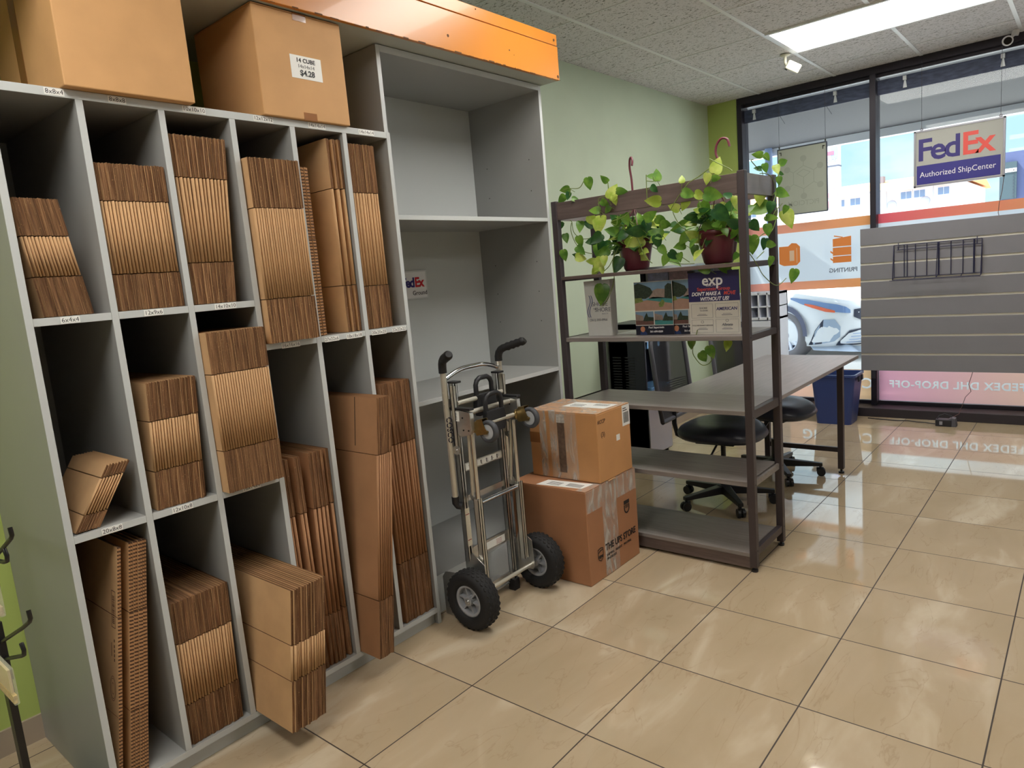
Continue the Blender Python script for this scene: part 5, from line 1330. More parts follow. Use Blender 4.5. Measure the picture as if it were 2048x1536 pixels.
    for x in (-2.118, -1.745):
        hang('hanging_wire', [(x, 6.25, z1), (x, 6.25, 2.715)], t)
        MB().cyl((x, 6.25, z1+.01), (x, 6.25, z1+.025), 0.006, 8).build('wire_stop', mat('clip_dark', (60, 62, 56), 0.5), t)
        hang('wire_tail', [(x, 6.25, 2.58), (x+0.02, 6.245, 2.53), (x+0.055, 6.24, 2.47)], t)
signs()

# ================================================================== CAMERAS, ADAPTER
def cameras():
    iv = mat('ivory_plastic', (216, 214, 196), 0.4)
    t = thing('security_camera', 'small ivory security camera on a swivel mount beside the ceiling light', 'security camera', (-1.71, 5.25, 2.77))
    M = Matrix.Translation((-1.712, 5.262, CEIL))
    MB().lathe([(0, -0.006), (0.034, -0.006), (0.030, -0.014), (0.014, -0.020), (0.0, -0.020)], (-1.735, 5.285, CEIL), (0, 0, 1), 24, 0, True).build('mount_plate', iv, t)
    MB().tube([(-1.735, 5.285, CEIL-.012), (-1.733, 5.280, CEIL-.060), (-1.725, 5.268, CEIL-.078), (-1.712, 5.252, CEIL-.080)], 0.010, 12).build('arm', iv, t)
    Q = Matrix.Translation((-1.675, 5.27, CEIL-0.105)) @ Matrix.Rotation(0.62, 4, 'Z') @ Matrix.Rotation(0.5, 4, 'Y') @ Matrix.Rotation(0.25, 4, 'X')
    MB().box(-0.050, 0.045, -0.026, 0.026, -0.030, 0.030, 0, Q).build('camera_body', iv, t, bevel=0.008, seg=3)
    MB().box(-0.048, -0.030, -0.012, 0.012, -0.036, -0.028, 0, Q).build('cable_gland', BPL, t)
    MB().box(-0.008, 0.022, -0.003, 0.003, 0.0298, 0.0312, 0, Q).build('slot', mat('slot_brown', (120, 96, 50), 0.6), t)
    MB().cyl(Q @ Vector((0.045, 0, 0)), Q @ Vector((0.048, 0, 0)), 0.018, 20).build('lens', mat('lens_black', (14, 14, 18), 0.1), t)
    t = thing('security_camera', 'round white camera with dark lens on the window header at far right', 'security camera', (-0.52, 6.2, 2.70))
    MB().cyl((-0.48, 6.22, 2.773), (-0.49, 6.22, 2.74), 0.022, 20).tube([(-0.485, 6.22, 2.75), (-0.50, 6.20, 2.735), (-0.522, 6.16, 2.705)], 0.010, 12).build('arm', mat('white_plastic', (226, 226, 230), 0.35), t)
    a = Vector((-0.526, 6.155, 2.702)); d = Vector((0.15, -0.95, -0.25)).normalized()
    b = MB(); b.tube([a-d*0.045, a-d*0.02, a+d*0.035, a+d*0.04], 0.03, 28, rs=[0.018, 0.030, 0.033, 0.030]); b.build('camera_body', mat('white_plastic', (226, 226, 230), 0.35), t)
    MB().cyl(a+d*0.040, a+d*0.0415, 0.024, 24).build('lens', mat('lens_black', (14, 14, 18), 0.1), t)
cameras()
def adapter():
    t = thing('power_adapter', 'black power supply block lying on the floor tiles below the window', 'power adapter', (-0.84, 5.98, 0))
    bp_ = mat('adapter_black', (32, 32, 40), 0.4)
    MB().box(-0.905, -0.80, 5.945, 6.02, 0.001, 0.052).build('block', bp_, t, bevel=0.004)
    MB().prism([(-0.02, 0.0), (0.03, 0.0), (0.022, 0.06), (0.0, 0.066), (-0.02, 0.056)], (0, 0.07, 0), (-0.80, 5.95, 0.001), R3, U3).build('end_cover', mat('adapter_grey', (84, 84, 92), 0.45), t)
    MB().box(-0.878, -0.858, 5.9440, 5.9448, 0.014, 0.040).build('rating_label', mat('label_pale', (150, 150, 160), 0.5), t)
    MB().tube([(-0.90, 5.98, 0.045), (-0.885, 5.99, 0.075), (-0.85, 6.0, 0.088), (-0.81, 6.0, 0.075), (-0.795, 5.99, 0.05)], 0.004, 8).build('cable_loop', bp_, t)
    tag(MB().tube([(-1.40, 6.08, 0.004), (-1.30, 6.055, 0.004), (-1.18, 6.045, 0.004), (-1.10, 6.03, 0.012), (-1.04, 6.02, 0.008), (-0.98, 6.00, 0.012), (-0.91, 5.98, 0.010)], 0.0038, 8).build('floor_cable', bp_), 'thin black cable along the window curb running into the power block', 'cable')
adapter()

# ================================================================== LEFT EDGE: HOOK DISPLAY
def hook_stand():
    bl = mat('black_hook_steel', (22, 22, 24), 0.4)
    t = thing('display_stand', 'black wire hook display stand at the left edge beside the grey cabinet', 'display stand', (-2.25, 0.30, 0))
    MB().lathe([(0, 0.0), (0.288, 0.0), (0.288, 0.014), (0.03, 0.026), (0, 0.026)], (-2.25, 0.25, 0.0), (0, 0, 1), 48).build('base_disc', mat('stand_base', (34, 34, 38), 0.3), t)
    MB().cyl((-2.32, 0.30, 0.02), (-2.32, 0.30, 1.05), 0.014, 14).build('pole', bl, t)
    b = MB().box(-1.803, -1.797, 0.322, 0.336, 0.60, 0.735).box(-1.83, -1.80, 0.32, 0.334, 0.10, 1.0); b.build('hook_plate', bl, t)
    MB().cyl((-2.32, 0.30, 0.95), (-1.815, 0.327, 0.95), 0.008, 10).cyl((-2.32, 0.30, 0.20), (-1.815, 0.327, 0.20), 0.008, 10).build('arm', bl, t)
    for pts in ([(-1.80, .33, .862), (-1.60, .33, .952), (-1.556, .33, .972), (-1.545, .33, .980), (-1.549, .33, .995)],
                [(-1.80, .33, .885), (-1.645, .33, .906), (-1.618, .33, .914), (-1.612, .33, .926), (-1.622, .33, .938)],
                [(-1.797, .33, .692), (-1.60, .33, .779), (-1.545, .33, .806), (-1.533, .33, .816), (-1.537, .33, .832)],
                [(-1.80, .33, .650), (-1.66, .33, .700), (-1.636, .33, .710), (-1.630, .33, .722), (-1.640, .33, .734)]):
        MB().tube(pts, 0.0042, 8).build('hook', bl, t)
    pm = mat('clear_bag', (214, 218, 196), 0.15, alpha=0.35)
    for (x, z, w, lab, col, y) in ((-1.66, .885, .105, 'small clear packet hanging from the upper hook at the left edge', (206, 186, 150), .30), (-1.70, .685, .115, 'clear packet with yellow contents on the lower hook at the left edge', (222, 190, 120), .30), (-1.79, .63, .09, 'clear packet with a red mark hanging lowest at the left edge', (210, 130, 110), .28)):
        g = thing('hanging_packet', lab, 'packet', (x, y, z), 'clear packets on the hooks')
        MB().box(x-w/2, x+w/2, y, y+.010, z-.075, z+.005).build('plastic_bag', pm, g, bevel=0.003)
        MB().box(x-w/2+.01, x+w/2-.02, y+.002, y+.007, z-.055, z-.005).build('paper_card', mat('packet_card', (226, 204, 160), 0.6), g)
        MB().box(x-w/2+.006, x+w/2-.006, y+.001, y+.008, z-.073, z-.056).build('contents', mat('packet_contents_%d' % col[1], col, 0.5, noise=0.3, nscale=120), g)
hook_stand()

# ================================================================== PLANTS
LEAVES = [[(-1.98,2.87,1.784,-0.91,-0.4,-0.13,0.42,-0.85,-0.33,0.053,0),(-2.01,2.867,1.758,-0.49,-0.28,-0.82,0.75,-0.61,-0.24,0.054,0),(-1.981,2.864,1.767,-0.15,-0.22,-0.96,0.75,-0.66,0.04,0.04,2),(-1.956,2.85,1.732,0.79,0.56,-0.25,0.61,-0.69,0.39,0.04,0),(-1.861,2.854,1.816,0.03,0.23,-0.97,0.53,-0.83,-0.18,0.061,0),(-1.764,2.874,1.783,-0.45,-0.68,0.58,0.32,-0.73,-0.6,0.047,0),(-1.729,2.818,1.699,0.41,0.4,0.82,0.73,-0.68,-0.03,0.08,1),(-1.689,2.821,1.731,0.86,0.45,-0.22,0.31,-0.83,-0.47,0.054,0),(-1.776,2.822,1.697,0.67,0.47,-0.57,0.54,-0.84,-0.06,0.047,0),(-1.712,2.824,1.711,0.23,0.37,-0.9,0.85,-0.53,-0,0.05,1),(-1.797,2.843,1.654,-0.86,-0.45,0.22,0.5,-0.81,0.3,0.056,0),(-1.738,2.837,1.666,-0.64,-0.28,-0.71,0.29,-0.95,0.12,0.04,0),(-1.501,2.858,1.747,-0.08,0.09,0.99,0.48,-0.87,0.12,0.056,0),(-1.52,2.87,1.768,-0.76,-0.6,0.25,0.64,-0.75,0.16,0.036,0),(-1.513,2.819,1.723,0.48,0.65,-0.59,0.8,-0.6,-0.01,0.044,2),(-1.485,2.848,1.656,-0.86,-0.5,0.14,0.46,-0.86,-0.21,0.072,1),(-1.905,2.903,1.644,0.42,0.56,-0.71,0.73,-0.68,-0.1,0.067,1),(-2.066,2.903,1.635,-0.42,-0.13,-0.9,0.63,-0.75,-0.18,0.05,2),(-2.048,2.903,1.574,0.25,-0.15,-0.96,0.37,-0.9,0.24,0.05,0),(-2.035,2.856,1.494,0.1,0.15,-0.98,0.37,-0.92,-0.1,0.059,0),(-1.93,2.871,1.621,0.16,-0.44,-0.89,0.58,-0.69,0.44,0.057,0),(-1.937,2.857,1.552,0.11,0.13,-0.98,0.26,-0.96,-0.1,0.058,0),(-1.948,2.852,1.502,0.6,0.29,-0.75,0.44,-0.9,-0,0.058,0),(-1.947,2.874,1.459,-0.64,-0.76,0.11,0.62,-0.6,-0.5,0.04,2),(-1.951,2.839,1.453,0.65,0.73,-0.19,0.76,-0.64,0.15,0.062,1),(-1.896,2.931,1.598,-0.83,-0.41,0.39,0.44,-0.9,-0.01,0.058,2),(-1.857,2.94,1.637,0.05,-0.45,-0.89,0.11,-0.89,0.45,0.102,1),(-1.828,2.893,1.549,-0.46,-0.7,-0.54,0.71,-0.66,0.24,0.074,2),(-1.852,2.881,1.524,-0.89,-0.43,-0.13,0.42,-0.9,0.1,0.057,2),(-1.932,3.021,1.512,-0.29,-0.03,-0.96,0.13,-0.99,-0,0.074,0),(-1.831,2.888,1.434,-0.33,-0.49,-0.8,0.66,-0.73,0.18,0.079,1),(-1.964,3.035,1.427,-0.76,-0.64,0.09,0.61,-0.75,-0.24,0.051,1),(-1.853,2.989,1.476,-0.69,-0.58,-0.43,0.57,-0.8,0.16,0.072,0),(-1.755,2.931,1.431,-0.31,-0.29,-0.91,0.4,-0.91,0.15,0.083,2),(-1.771,3.033,1.497,-0.35,-0.35,-0.87,0.58,-0.81,0.09,0.081,1),(-1.639,2.951,1.507,-0.55,-0.78,-0.31,0.75,-0.62,0.22,0.09,1),(-1.69,2.96,1.452,0.74,0.29,-0.6,0.17,-0.95,-0.26,0.078,1),(-1.608,2.897,1.545,-0.69,-0.72,-0.08,0.66,-0.59,-0.46,0.084,2),(-1.687,2.877,1.627,0.33,-0.26,-0.91,0,-0.96,0.27,0.063,0),(-1.683,3.022,1.582,-0.27,-0.08,0.96,0.48,-0.88,0.06,0.061,0),(-1.598,2.925,1.585,-0.2,-0.15,-0.97,0.44,-0.89,0.05,0.067,2),(-1.554,2.821,1.586,0.81,0.38,0.45,0.53,-0.8,-0.29,0.065,0),(-1.503,2.884,1.511,-0.8,-0.45,0.4,0.54,-0.82,0.16,0.07,0),(-1.528,2.867,1.513,0.24,0.12,-0.96,0.46,-0.89,0.01,0.062,2),(-1.513,2.85,1.588,0.54,0.71,-0.44,0.55,-0.7,-0.46,0.061,0),(-1.493,2.85,1.561,0.61,0.75,-0.28,0.63,-0.66,-0.4,0.061,0),(-1.511,2.872,1.462,0.6,-0.08,-0.8,0.05,-0.99,0.14,0.053,0),(-1.507,2.926,1.421,-0.34,-0.24,-0.91,0.32,-0.94,0.13,0.054,0),(-1.683,3.026,1.488,0.32,-0.24,-0.92,0.4,-0.84,0.36,0.057,2),(-1.695,2.89,1.546,-0.27,-0.73,-0.63,0.73,-0.58,0.36,0.06,2),(-1.739,2.895,1.547,-0.52,-0.81,0.29,0.85,-0.51,0.11,0.069,0),(-1.805,3.036,1.6,-0.55,-0.53,0.65,0.61,-0.78,-0.12,0.067,2),(-1.757,3.011,1.523,0.6,0.39,-0.7,0.74,-0.62,0.28,0.053,2),(-1.865,3.032,1.505,-0.88,-0.47,-0.12,0.47,-0.88,-0.02,0.059,2),(-1.883,2.979,1.525,-0.25,-0.35,-0.9,0.85,-0.53,-0.03,0.054,2),(-1.812,2.881,1.445,0.09,-0.48,-0.87,0.26,-0.83,0.49,0.052,1),(-1.855,2.877,1.395,-0.48,-0.3,-0.82,0.64,-0.76,-0.1,0.049,1),(-1.83,2.874,1.394,0.32,-0.24,-0.92,0.25,-0.91,0.33,0.039,1),(-1.857,2.916,1.309,-0.02,-0.24,-0.97,0.52,-0.83,0.19,0.103,0)],[(-1.068,2.951,1.791,-0.84,-0.54,0.06,0.45,-0.76,-0.47,0.044,0),(-1.093,3.04,1.804,0.5,0.3,-0.81,0.47,-0.88,-0.04,0.037,0),(-1.089,3.024,1.763,0.22,0.01,-0.97,0.43,-0.9,0.09,0.041,0),(-1.074,2.95,1.734,-0.74,-0.62,0.26,0.67,-0.71,0.22,0.032,2),(-1.082,3.188,1.773,0.54,0.78,0.3,0.8,-0.59,0.08,0.047,0),(-1.077,3.122,1.761,0.36,-0.29,-0.89,0.35,-0.84,0.41,0.046,1),(-1.07,3.146,1.714,0.03,-0.16,-0.99,0.28,-0.95,0.17,0.038,0),(-1.076,3.167,1.731,0.54,0.79,-0.29,0.84,-0.52,0.15,0.026,2),(-1.093,3.169,1.656,0.8,0.45,-0.4,0.54,-0.82,0.16,0.064,0),(-1.149,3.131,1.663,0.09,-0.36,-0.93,0.4,-0.84,0.37,0.069,1),(-1.117,3.138,1.598,-0.88,-0.42,-0.21,0.34,-0.87,0.35,0.095,0),(-1.076,3.065,1.606,-0.17,-0.2,-0.97,0.38,-0.92,0.12,0.054,2),(-1.064,3.219,1.592,-0.33,-0.25,-0.91,0.45,-0.89,0.08,0.039,0),(-1.088,3.256,1.573,0.45,-0.15,-0.88,0.41,-0.84,0.35,0.088,1),(-1.184,3.103,1.536,0.4,0.58,-0.71,0.62,-0.74,-0.25,0.065,2),(-1.074,3.001,1.512,0.05,-0.05,-1,0.23,-0.97,0.06,0.054,0),(-1.09,3.027,1.547,0.75,0.52,-0.41,0.15,-0.73,-0.67,0.058,0),(-1.141,2.994,1.47,-0.02,0.15,-0.99,0.42,-0.89,-0.14,0.084,0),(-1.129,3.127,1.456,-0.09,-0.29,-0.95,0.49,-0.85,0.21,0.052,2),(-1.086,3.02,1.431,0.76,0.6,-0.25,0.62,-0.79,-0.02,0.046,0),(-1.062,3.002,1.376,-0.15,-0.09,-0.99,0.84,-0.54,-0.08,0.046,0),(-1.067,3.31,1.309,-0.09,-0.16,-0.98,0.69,-0.73,0.05,0.067,0),(-1.261,2.909,1.745,0.28,0.31,0.91,0.55,-0.83,0.11,0.075,1),(-1.257,2.836,1.739,-0.06,-0.19,-0.98,0.64,-0.76,0.11,0.049,1),(-1.233,2.822,1.715,0.82,0.57,-0.07,0.51,-0.77,-0.39,0.04,0),(-1.37,2.828,1.717,-0.1,0.25,0.96,0.42,-0.87,0.26,0.038,1),(-1.369,2.823,1.678,0.88,0.31,-0.36,0.37,-0.92,0.11,0.062,0),(-1.307,2.813,1.662,0.61,0.74,-0.28,0.78,-0.62,0.08,0.058,1),(-1.268,2.819,1.659,0.9,0.34,-0.28,0.35,-0.94,-0.02,0.081,0),(-1.373,2.875,1.652,-0.36,-0.22,-0.91,0.55,-0.83,-0.02,0.055,1),(-1.36,2.937,1.579,-0.78,-0.62,-0.09,0.62,-0.73,-0.27,0.06,2),(-1.343,2.959,1.639,0.26,0.33,-0.91,0.29,-0.92,-0.26,0.073,0),(-1.244,2.858,1.595,0.68,0.29,-0.68,0.47,-0.88,0.09,0.09,2),(-1.333,2.926,1.595,-0.88,-0.32,0.36,0.4,-0.9,0.16,0.038,1),(-1.31,2.917,1.546,0.49,0.08,-0.87,-0.05,-0.99,-0.12,0.076,0),(-1.406,2.991,1.546,-0.86,-0.46,-0.2,0.5,-0.83,-0.23,0.102,0),(-1.402,2.93,1.506,-0.59,-0.37,-0.72,0.41,-0.9,0.13,0.061,0),(-1.423,2.94,1.46,-0.63,-0.77,-0.15,0.76,-0.64,0.08,0.057,0),(-1.478,2.977,1.558,-0.91,-0.4,-0.13,0.36,-0.9,0.25,0.04,2),(-1.262,2.951,1.61,0.61,0.66,-0.44,0.72,-0.69,-0.05,0.063,1),(-1.231,2.964,1.59,0.52,0.23,0.82,0.41,-0.91,-0.01,0.055,2),(-1.176,2.815,1.629,0.37,0.78,0.51,0.52,-0.63,0.58,0.048,2),(-1.436,2.927,1.619,-0.89,-0.28,0.35,0.22,-0.95,-0.21,0.057,1),(-1.185,2.928,1.64,0.21,-0.38,-0.9,0.67,-0.61,0.41,0.049,1),(-1.151,2.884,1.515,-0.75,-0.52,0.41,0.41,-0.85,-0.33,0.061,2),(-1.226,2.934,1.529,-0.72,-0.56,0.42,0.52,-0.83,-0.21,0.054,0),(-1.446,2.928,1.426,0.21,-0.37,-0.91,-0.02,-0.93,0.37,0.048,0),(-1.487,2.912,1.435,0.67,0.3,-0.68,0.33,-0.94,-0.1,0.057,2),(-1.39,2.975,1.454,-0.15,-0.22,-0.96,0.25,-0.95,0.18,0.053,0),(-1.285,2.88,1.341,-0.9,-0.43,0.04,0.43,-0.9,-0.05,0.051,0),(-1.217,2.943,1.34,-0.58,-0.8,0.12,0.77,-0.59,-0.23,0.063,0),(-1.198,2.977,1.403,-0.4,-0.41,-0.82,0.64,-0.76,0.06,0.038,0),(-1.404,2.923,1.036,-0.01,-0.12,-0.99,0.48,-0.87,0.1,0.05,0),(-1.357,2.906,0.977,0.28,0.51,-0.81,0.71,-0.68,-0.18,0.063,0),(-1.32,2.918,1.004,0.28,0.07,-0.96,0.14,-0.99,-0.03,0.063,0),(-1.236,2.931,1.029,0.06,-0.46,-0.89,0.66,-0.65,0.38,0.053,1)]]
VINES = [[[(-1.894,2.9,1.536),(-1.952,2.9,1.541),(-1.993,2.9,1.577),(-2,2.9,1.626),(-2.01,2.9,1.636)],[(-1.889,2.9,1.461),(-1.941,2.9,1.478),(-1.987,2.9,1.523),(-2.009,2.9,1.583),(-2.003,2.9,1.622)],[(-1.969,2.86,1.782),(-1.916,2.86,1.777),(-1.888,2.86,1.804)],[(-2.018,2.86,1.777),(-1.969,2.86,1.782),(-1.977,2.86,1.749)],[(-2.092,2.9,1.528),(-2.06,2.9,1.575)],[(-2.099,2.9,1.451),(-2.074,2.9,1.477)],[(-1.79,2.834,1.622),(-1.796,2.834,1.677),(-1.791,2.834,1.71),(-1.745,2.834,1.72),(-1.739,2.834,1.773)],[(-1.699,2.834,1.62),(-1.707,2.834,1.579),(-1.735,2.834,1.595),(-1.675,2.834,1.609),(-1.626,2.834,1.631)],[(-1.542,2.834,1.652),(-1.543,2.834,1.708),(-1.541,2.834,1.778)],[(-1.54,2.834,1.751),(-1.504,2.834,1.745),(-1.508,2.834,1.765)],[(-1.67,2.9,1.546),(-1.722,2.9,1.501),(-1.74,2.9,1.528),(-1.726,2.9,1.594)],[(-1.647,2.9,1.527),(-1.622,2.9,1.467),(-1.602,2.9,1.419),(-1.57,2.9,1.391)],[(-1.833,2.9,1.373),(-1.8,2.9,1.397),(-1.766,2.9,1.446),(-1.744,2.9,1.478)],[(-1.769,2.905,1.469),(-1.783,2.905,1.399),(-1.782,2.905,1.327),(-1.819,2.905,1.245),(-1.854,2.905,1.205)]],[[(-1.434,2.832,1.61),(-1.404,2.832,1.648),(-1.346,2.832,1.709),(-1.292,2.832,1.733),(-1.248,2.832,1.757)],[(-1.246,2.832,1.796),(-1.205,2.832,1.77),(-1.164,2.832,1.744),(-1.151,2.832,1.732)],[(-1.363,2.93,1.485),(-1.389,2.93,1.509),(-1.439,2.93,1.549),(-1.469,2.93,1.608),(-1.454,2.93,1.623)],[(-1.085,2.821,1.395),(-1.085,2.908,1.341),(-1.085,2.971,1.297),(-1.085,3.121,1.247),(-1.085,3.25,1.272)],[(-1.085,2.89,1.769),(-1.085,2.868,1.764),(-1.085,2.92,1.744),(-1.085,2.951,1.735)],[(-1.085,2.961,1.719),(-1.085,3.051,1.721),(-1.085,3.12,1.696),(-1.085,3.146,1.647),(-1.085,3.113,1.605),(-1.085,3.159,1.573),(-1.085,3.131,1.526),(-1.085,3.079,1.484),(-1.085,2.985,1.473),(-1.085,2.895,1.449)],[(-1.085,3.223,1.604),(-1.085,3.121,1.564),(-1.085,3.107,1.539)],[(-1.085,2.899,1.373),(-1.085,2.98,1.399)],[(-1.495,2.93,1.393),(-1.438,2.93,1.376),(-1.377,2.93,1.373)],[(-1.493,2.93,1.441),(-1.465,2.93,1.426),(-1.4,2.93,1.381)],[(-1.353,2.93,1.501),(-1.35,2.93,1.45),(-1.337,2.93,1.444)],[(-1.258,2.93,1.516),(-1.33,2.93,1.599),(-1.346,2.93,1.651)],[(-1.231,2.93,1.513),(-1.203,2.93,1.567),(-1.192,2.93,1.63)],[(-1.372,2.92,1.077),(-1.4,2.92,0.986),(-1.385,2.92,0.944),(-1.355,2.92,0.917),(-1.319,2.92,0.929),(-1.298,2.92,0.975)]]]
def leafmat(name, c0, c1):
    if name in MATS: return MATS[name]
    m = D.materials.new(name); m.use_nodes = True; N = m.node_tree.nodes; L = m.node_tree.links
    b = N['Principled BSDF']; b.inputs['Roughness'].default_value = 0.35; o = N['Material Output']
    tc = N.new('ShaderNodeTexCoord'); no = N.new('ShaderNodeTexNoise'); no.inputs['Scale'].default_value = 22; no.inputs['Detail'].default_value = 3
    L.new(tc.outputs['Object'], no.inputs['Vector'])
    r = N.new('ShaderNodeValToRGB'); r.color_ramp.elements[0].position = .4; r.color_ramp.elements[1].position = .62
    r.color_ramp.elements[0].color = srgb(*c0); r.color_ramp.elements[1].color = srgb(*c1)
    L.new(no.outputs['Fac'], r.inputs[0]); L.new(r.outputs[0], b.inputs['Base Color'])
    t = N.new('ShaderNodeBsdfTranslucent'); L.new(r.outputs[0], t.inputs[0]); x = N.new('ShaderNodeMixShader'); x.inputs[0].default_value = 0.42
    L.new(b.outputs[0], x.inputs[1]); L.new(t.outputs[0], x.inputs[2]); L.new(x.outputs[0], o.inputs[0])
    MATS[name] = m
    return m
HEART = [(0.0, 0.0), (-0.06, 0.12), (-0.03, 0.25), (0.08, 0.345), (0.24, 0.375), (0.42, 0.345), (0.60, 0.27), (0.78, 0.16), (0.91, 0.06), (1.0, 0.0)]
def add_leaf(b, base, t, n, L_, mi, droop=0.18):
    base = Vector(base); t = Vector(t).normalized(); n = Vector(n).normalized(); s = t.cross(n).normalized()
    vs = []; k = len(HEART)
    xs = [max(0.0, h[0]) for h in HEART]
    def P_(x, y): return base+t*(x*L_)+s*(y*L_)+n*(L_*(0.16*abs(y)-droop*x*x+0.03*math.sin(9*x)*abs(y)*2))
    for i, (x, y) in enumerate(HEART): vs.append(P_(xs[i]*1.0 if i else 0.0, 0))
    for (x, y) in HEART: vs.append(P_(x, y*0.5))
    for (x, y) in HEART: vs.append(P_(x, y))
    for (x, y) in HEART: vs.append(P_(x, -y*0.5))
    for (x, y) in HEART: vs.append(P_(x, -y))
    fs = []
    for i in range(k-1):
        for a, c in ((0, 1), (1, 2)): fs.append((a*k+i, a*k+i+1, c*k+i+1, c*k+i))
        for a, c in ((0, 3), (3, 4)): fs.append((a*k+i, c*k+i, c*k+i+1, a*k+i+1))
    b.add(vs, fs, mi, True)
def catmull(p, n=5):
    p = [Vector(q) for q in p]; o = []
    for i in range(len(p)-1):
        a = p[max(i-1, 0)]; b_ = p[i]; c = p[i+1]; d = p[min(i+2, len(p)-1)]
        for k in range(n):
            t = k/n
            o.append(0.5*((2*b_)+(c-a)*t+(2*a-5*b_+4*c-d)*t*t+(3*b_-a-3*c+d)*t**3))
    o.append(p[-1]); return o
def plant(idx, cx, cy, label, seed, hookpts, rtop):
    rnd = random.Random(seed)
    t = thing('potted_vine', label, 'potted plant', (cx, cy, 1.364), 'trailing plants in maroon pots on the top shelf')
    pm = mat('maroon_pot', (98, 38, 50), 0.35, coat=0.2)
    b = MB(); z0 = 1.3635
    b.lathe([(0.0, 0.0), (rtop*0.62, 0.0), (rtop*0.70, 0.012), (rtop*0.80, 0.05), (rtop*0.90, 0.10), (rtop*0.96, 0.132), (rtop*1.04, 0.134), (rtop*1.04, 0.150), (rtop*0.95, 0.150), (rtop*0.90, 0.120), (0.0, 0.118)], (cx, cy, z0), (0, 0, 1), 40, 0, True)
    pot = b.build('pot', pm, t)
    MB().lathe([(0, 0), (rtop*0.9, 0)], (cx, cy, z0+0.122), (0, 0, 1), 24).build('soil', mat('potting_soil', (60, 44, 34), 0.95, noise=0.4, nscale=90), t)
    h = MB(); h.tube(catmull(hookpts, 6), 0.0052, 10); h.build('hanger_hook', pm, t)
    top = Vector(hookpts[0]); w = MB()
    for k in range(4):
        a = PI/4+k*PI/2
        w.tube([top, Vector((cx+rtop*math.cos(a), cy+rtop*0.95*math.sin(a), z0+0.145))], 0.0022, 6)
    w.build('hanger_strap', pm, t)
    mats = [leafmat('vine_leaf_green', (88, 134, 50), (126, 168, 66)), leafmat('vine_leaf_lime', (160, 186, 70), (196, 208, 108)), leafmat('vine_leaf_dark', (40, 86, 46), (66, 112, 54))]
    b = MB(); st = MB()
    for e in LEAVES[idx]:
        add_leaf(b, e[0:3], e[3:6], e[6:9], e[9], int(e[10]), rnd.uniform(.05, .3))
        p = Vector(e[0:3]); q = p-Vector(e[3:6])*0.012+Vector((rnd.uniform(-.01, .01), rnd.uniform(0, .02), -0.02))
        st.tube([p, (p+q)/2, q], 0.0013, 5)
    # the dense middle of the plant
    for k in range(104):
        a = rnd.uniform(0, 2*PI); r = rtop*rnd.uniform(0.1, 1.25)*(1.0 if k < 64 else (1.5 if idx == 0 else 1.3))
        z = z0+rnd.uniform(0.10, 0.245) - max(0, r-rtop)*1.0
        p = Vector((cx+r*math.cos(a), cy+min(0.13, r)*math.sin(a), z))
        out_ = Vector((math.cos(a), math.sin(a)*0.7, rnd.uniform(-0.6, 0.7))).normalized()
        n = Vector((rnd.uniform(-.4, .4), -0.7+rnd.uniform(-.3, .5), rnd.uniform(.3, 1))).normalized()
        n = (n-out_*n.dot(out_)).normalized()
        add_leaf(b, p, out_, n, rnd.uniform(.045, .08), rnd.choice([0, 0, 2, 2, 1]), rnd.uniform(.1, .4))
        c = Vector((cx+rnd.uniform(-.03, .03), cy+rnd.uniform(-.03, .03), z0+0.12))
        st.tube(catmull([c, (c+p)/2+Vector((0, 0, .03)), p], 3), 0.0016, 5)
    b.build('foliage', mats, t)
    for v in VINES[idx]: st.tube(catmull(v, 5), 0.0019, 6)
    st.build('stems', mat('vine_stem', (110, 130, 60), 0.5), t)
hk1 = [(-1.718, 3.02, 1.66), (-1.720, 3.02, 1.76), (-1.722, 3.02, 1.80), (-1.728, 3.02, 1.85), (-1.722, 3.015, 1.887), (-1.710, 3.01, 1.893), (-1.703, 3.005, 1.875), (-1.704, 3.0, 1.855)]
hk2 = [(-1.30, 3.02, 1.70), (-1.298, 3.02, 1.76), (-1.285, 3.02, 1.80), (-1.297, 3.02, 1.84), (-1.292, 3.02, 1.875), (-1.270, 3.02, 1.898), (-1.245, 3.02, 1.892), (-1.234, 3.02, 1.860)]
plant(0, -1.720, 3.02, 'trailing vine in a maroon pot, left one on the top shelf', 5, hk1, 0.086)
plant(1, -1.302, 3.02, 'trailing vine in a maroon pot, right one beside the rack post', 11, hk2, 0.094)

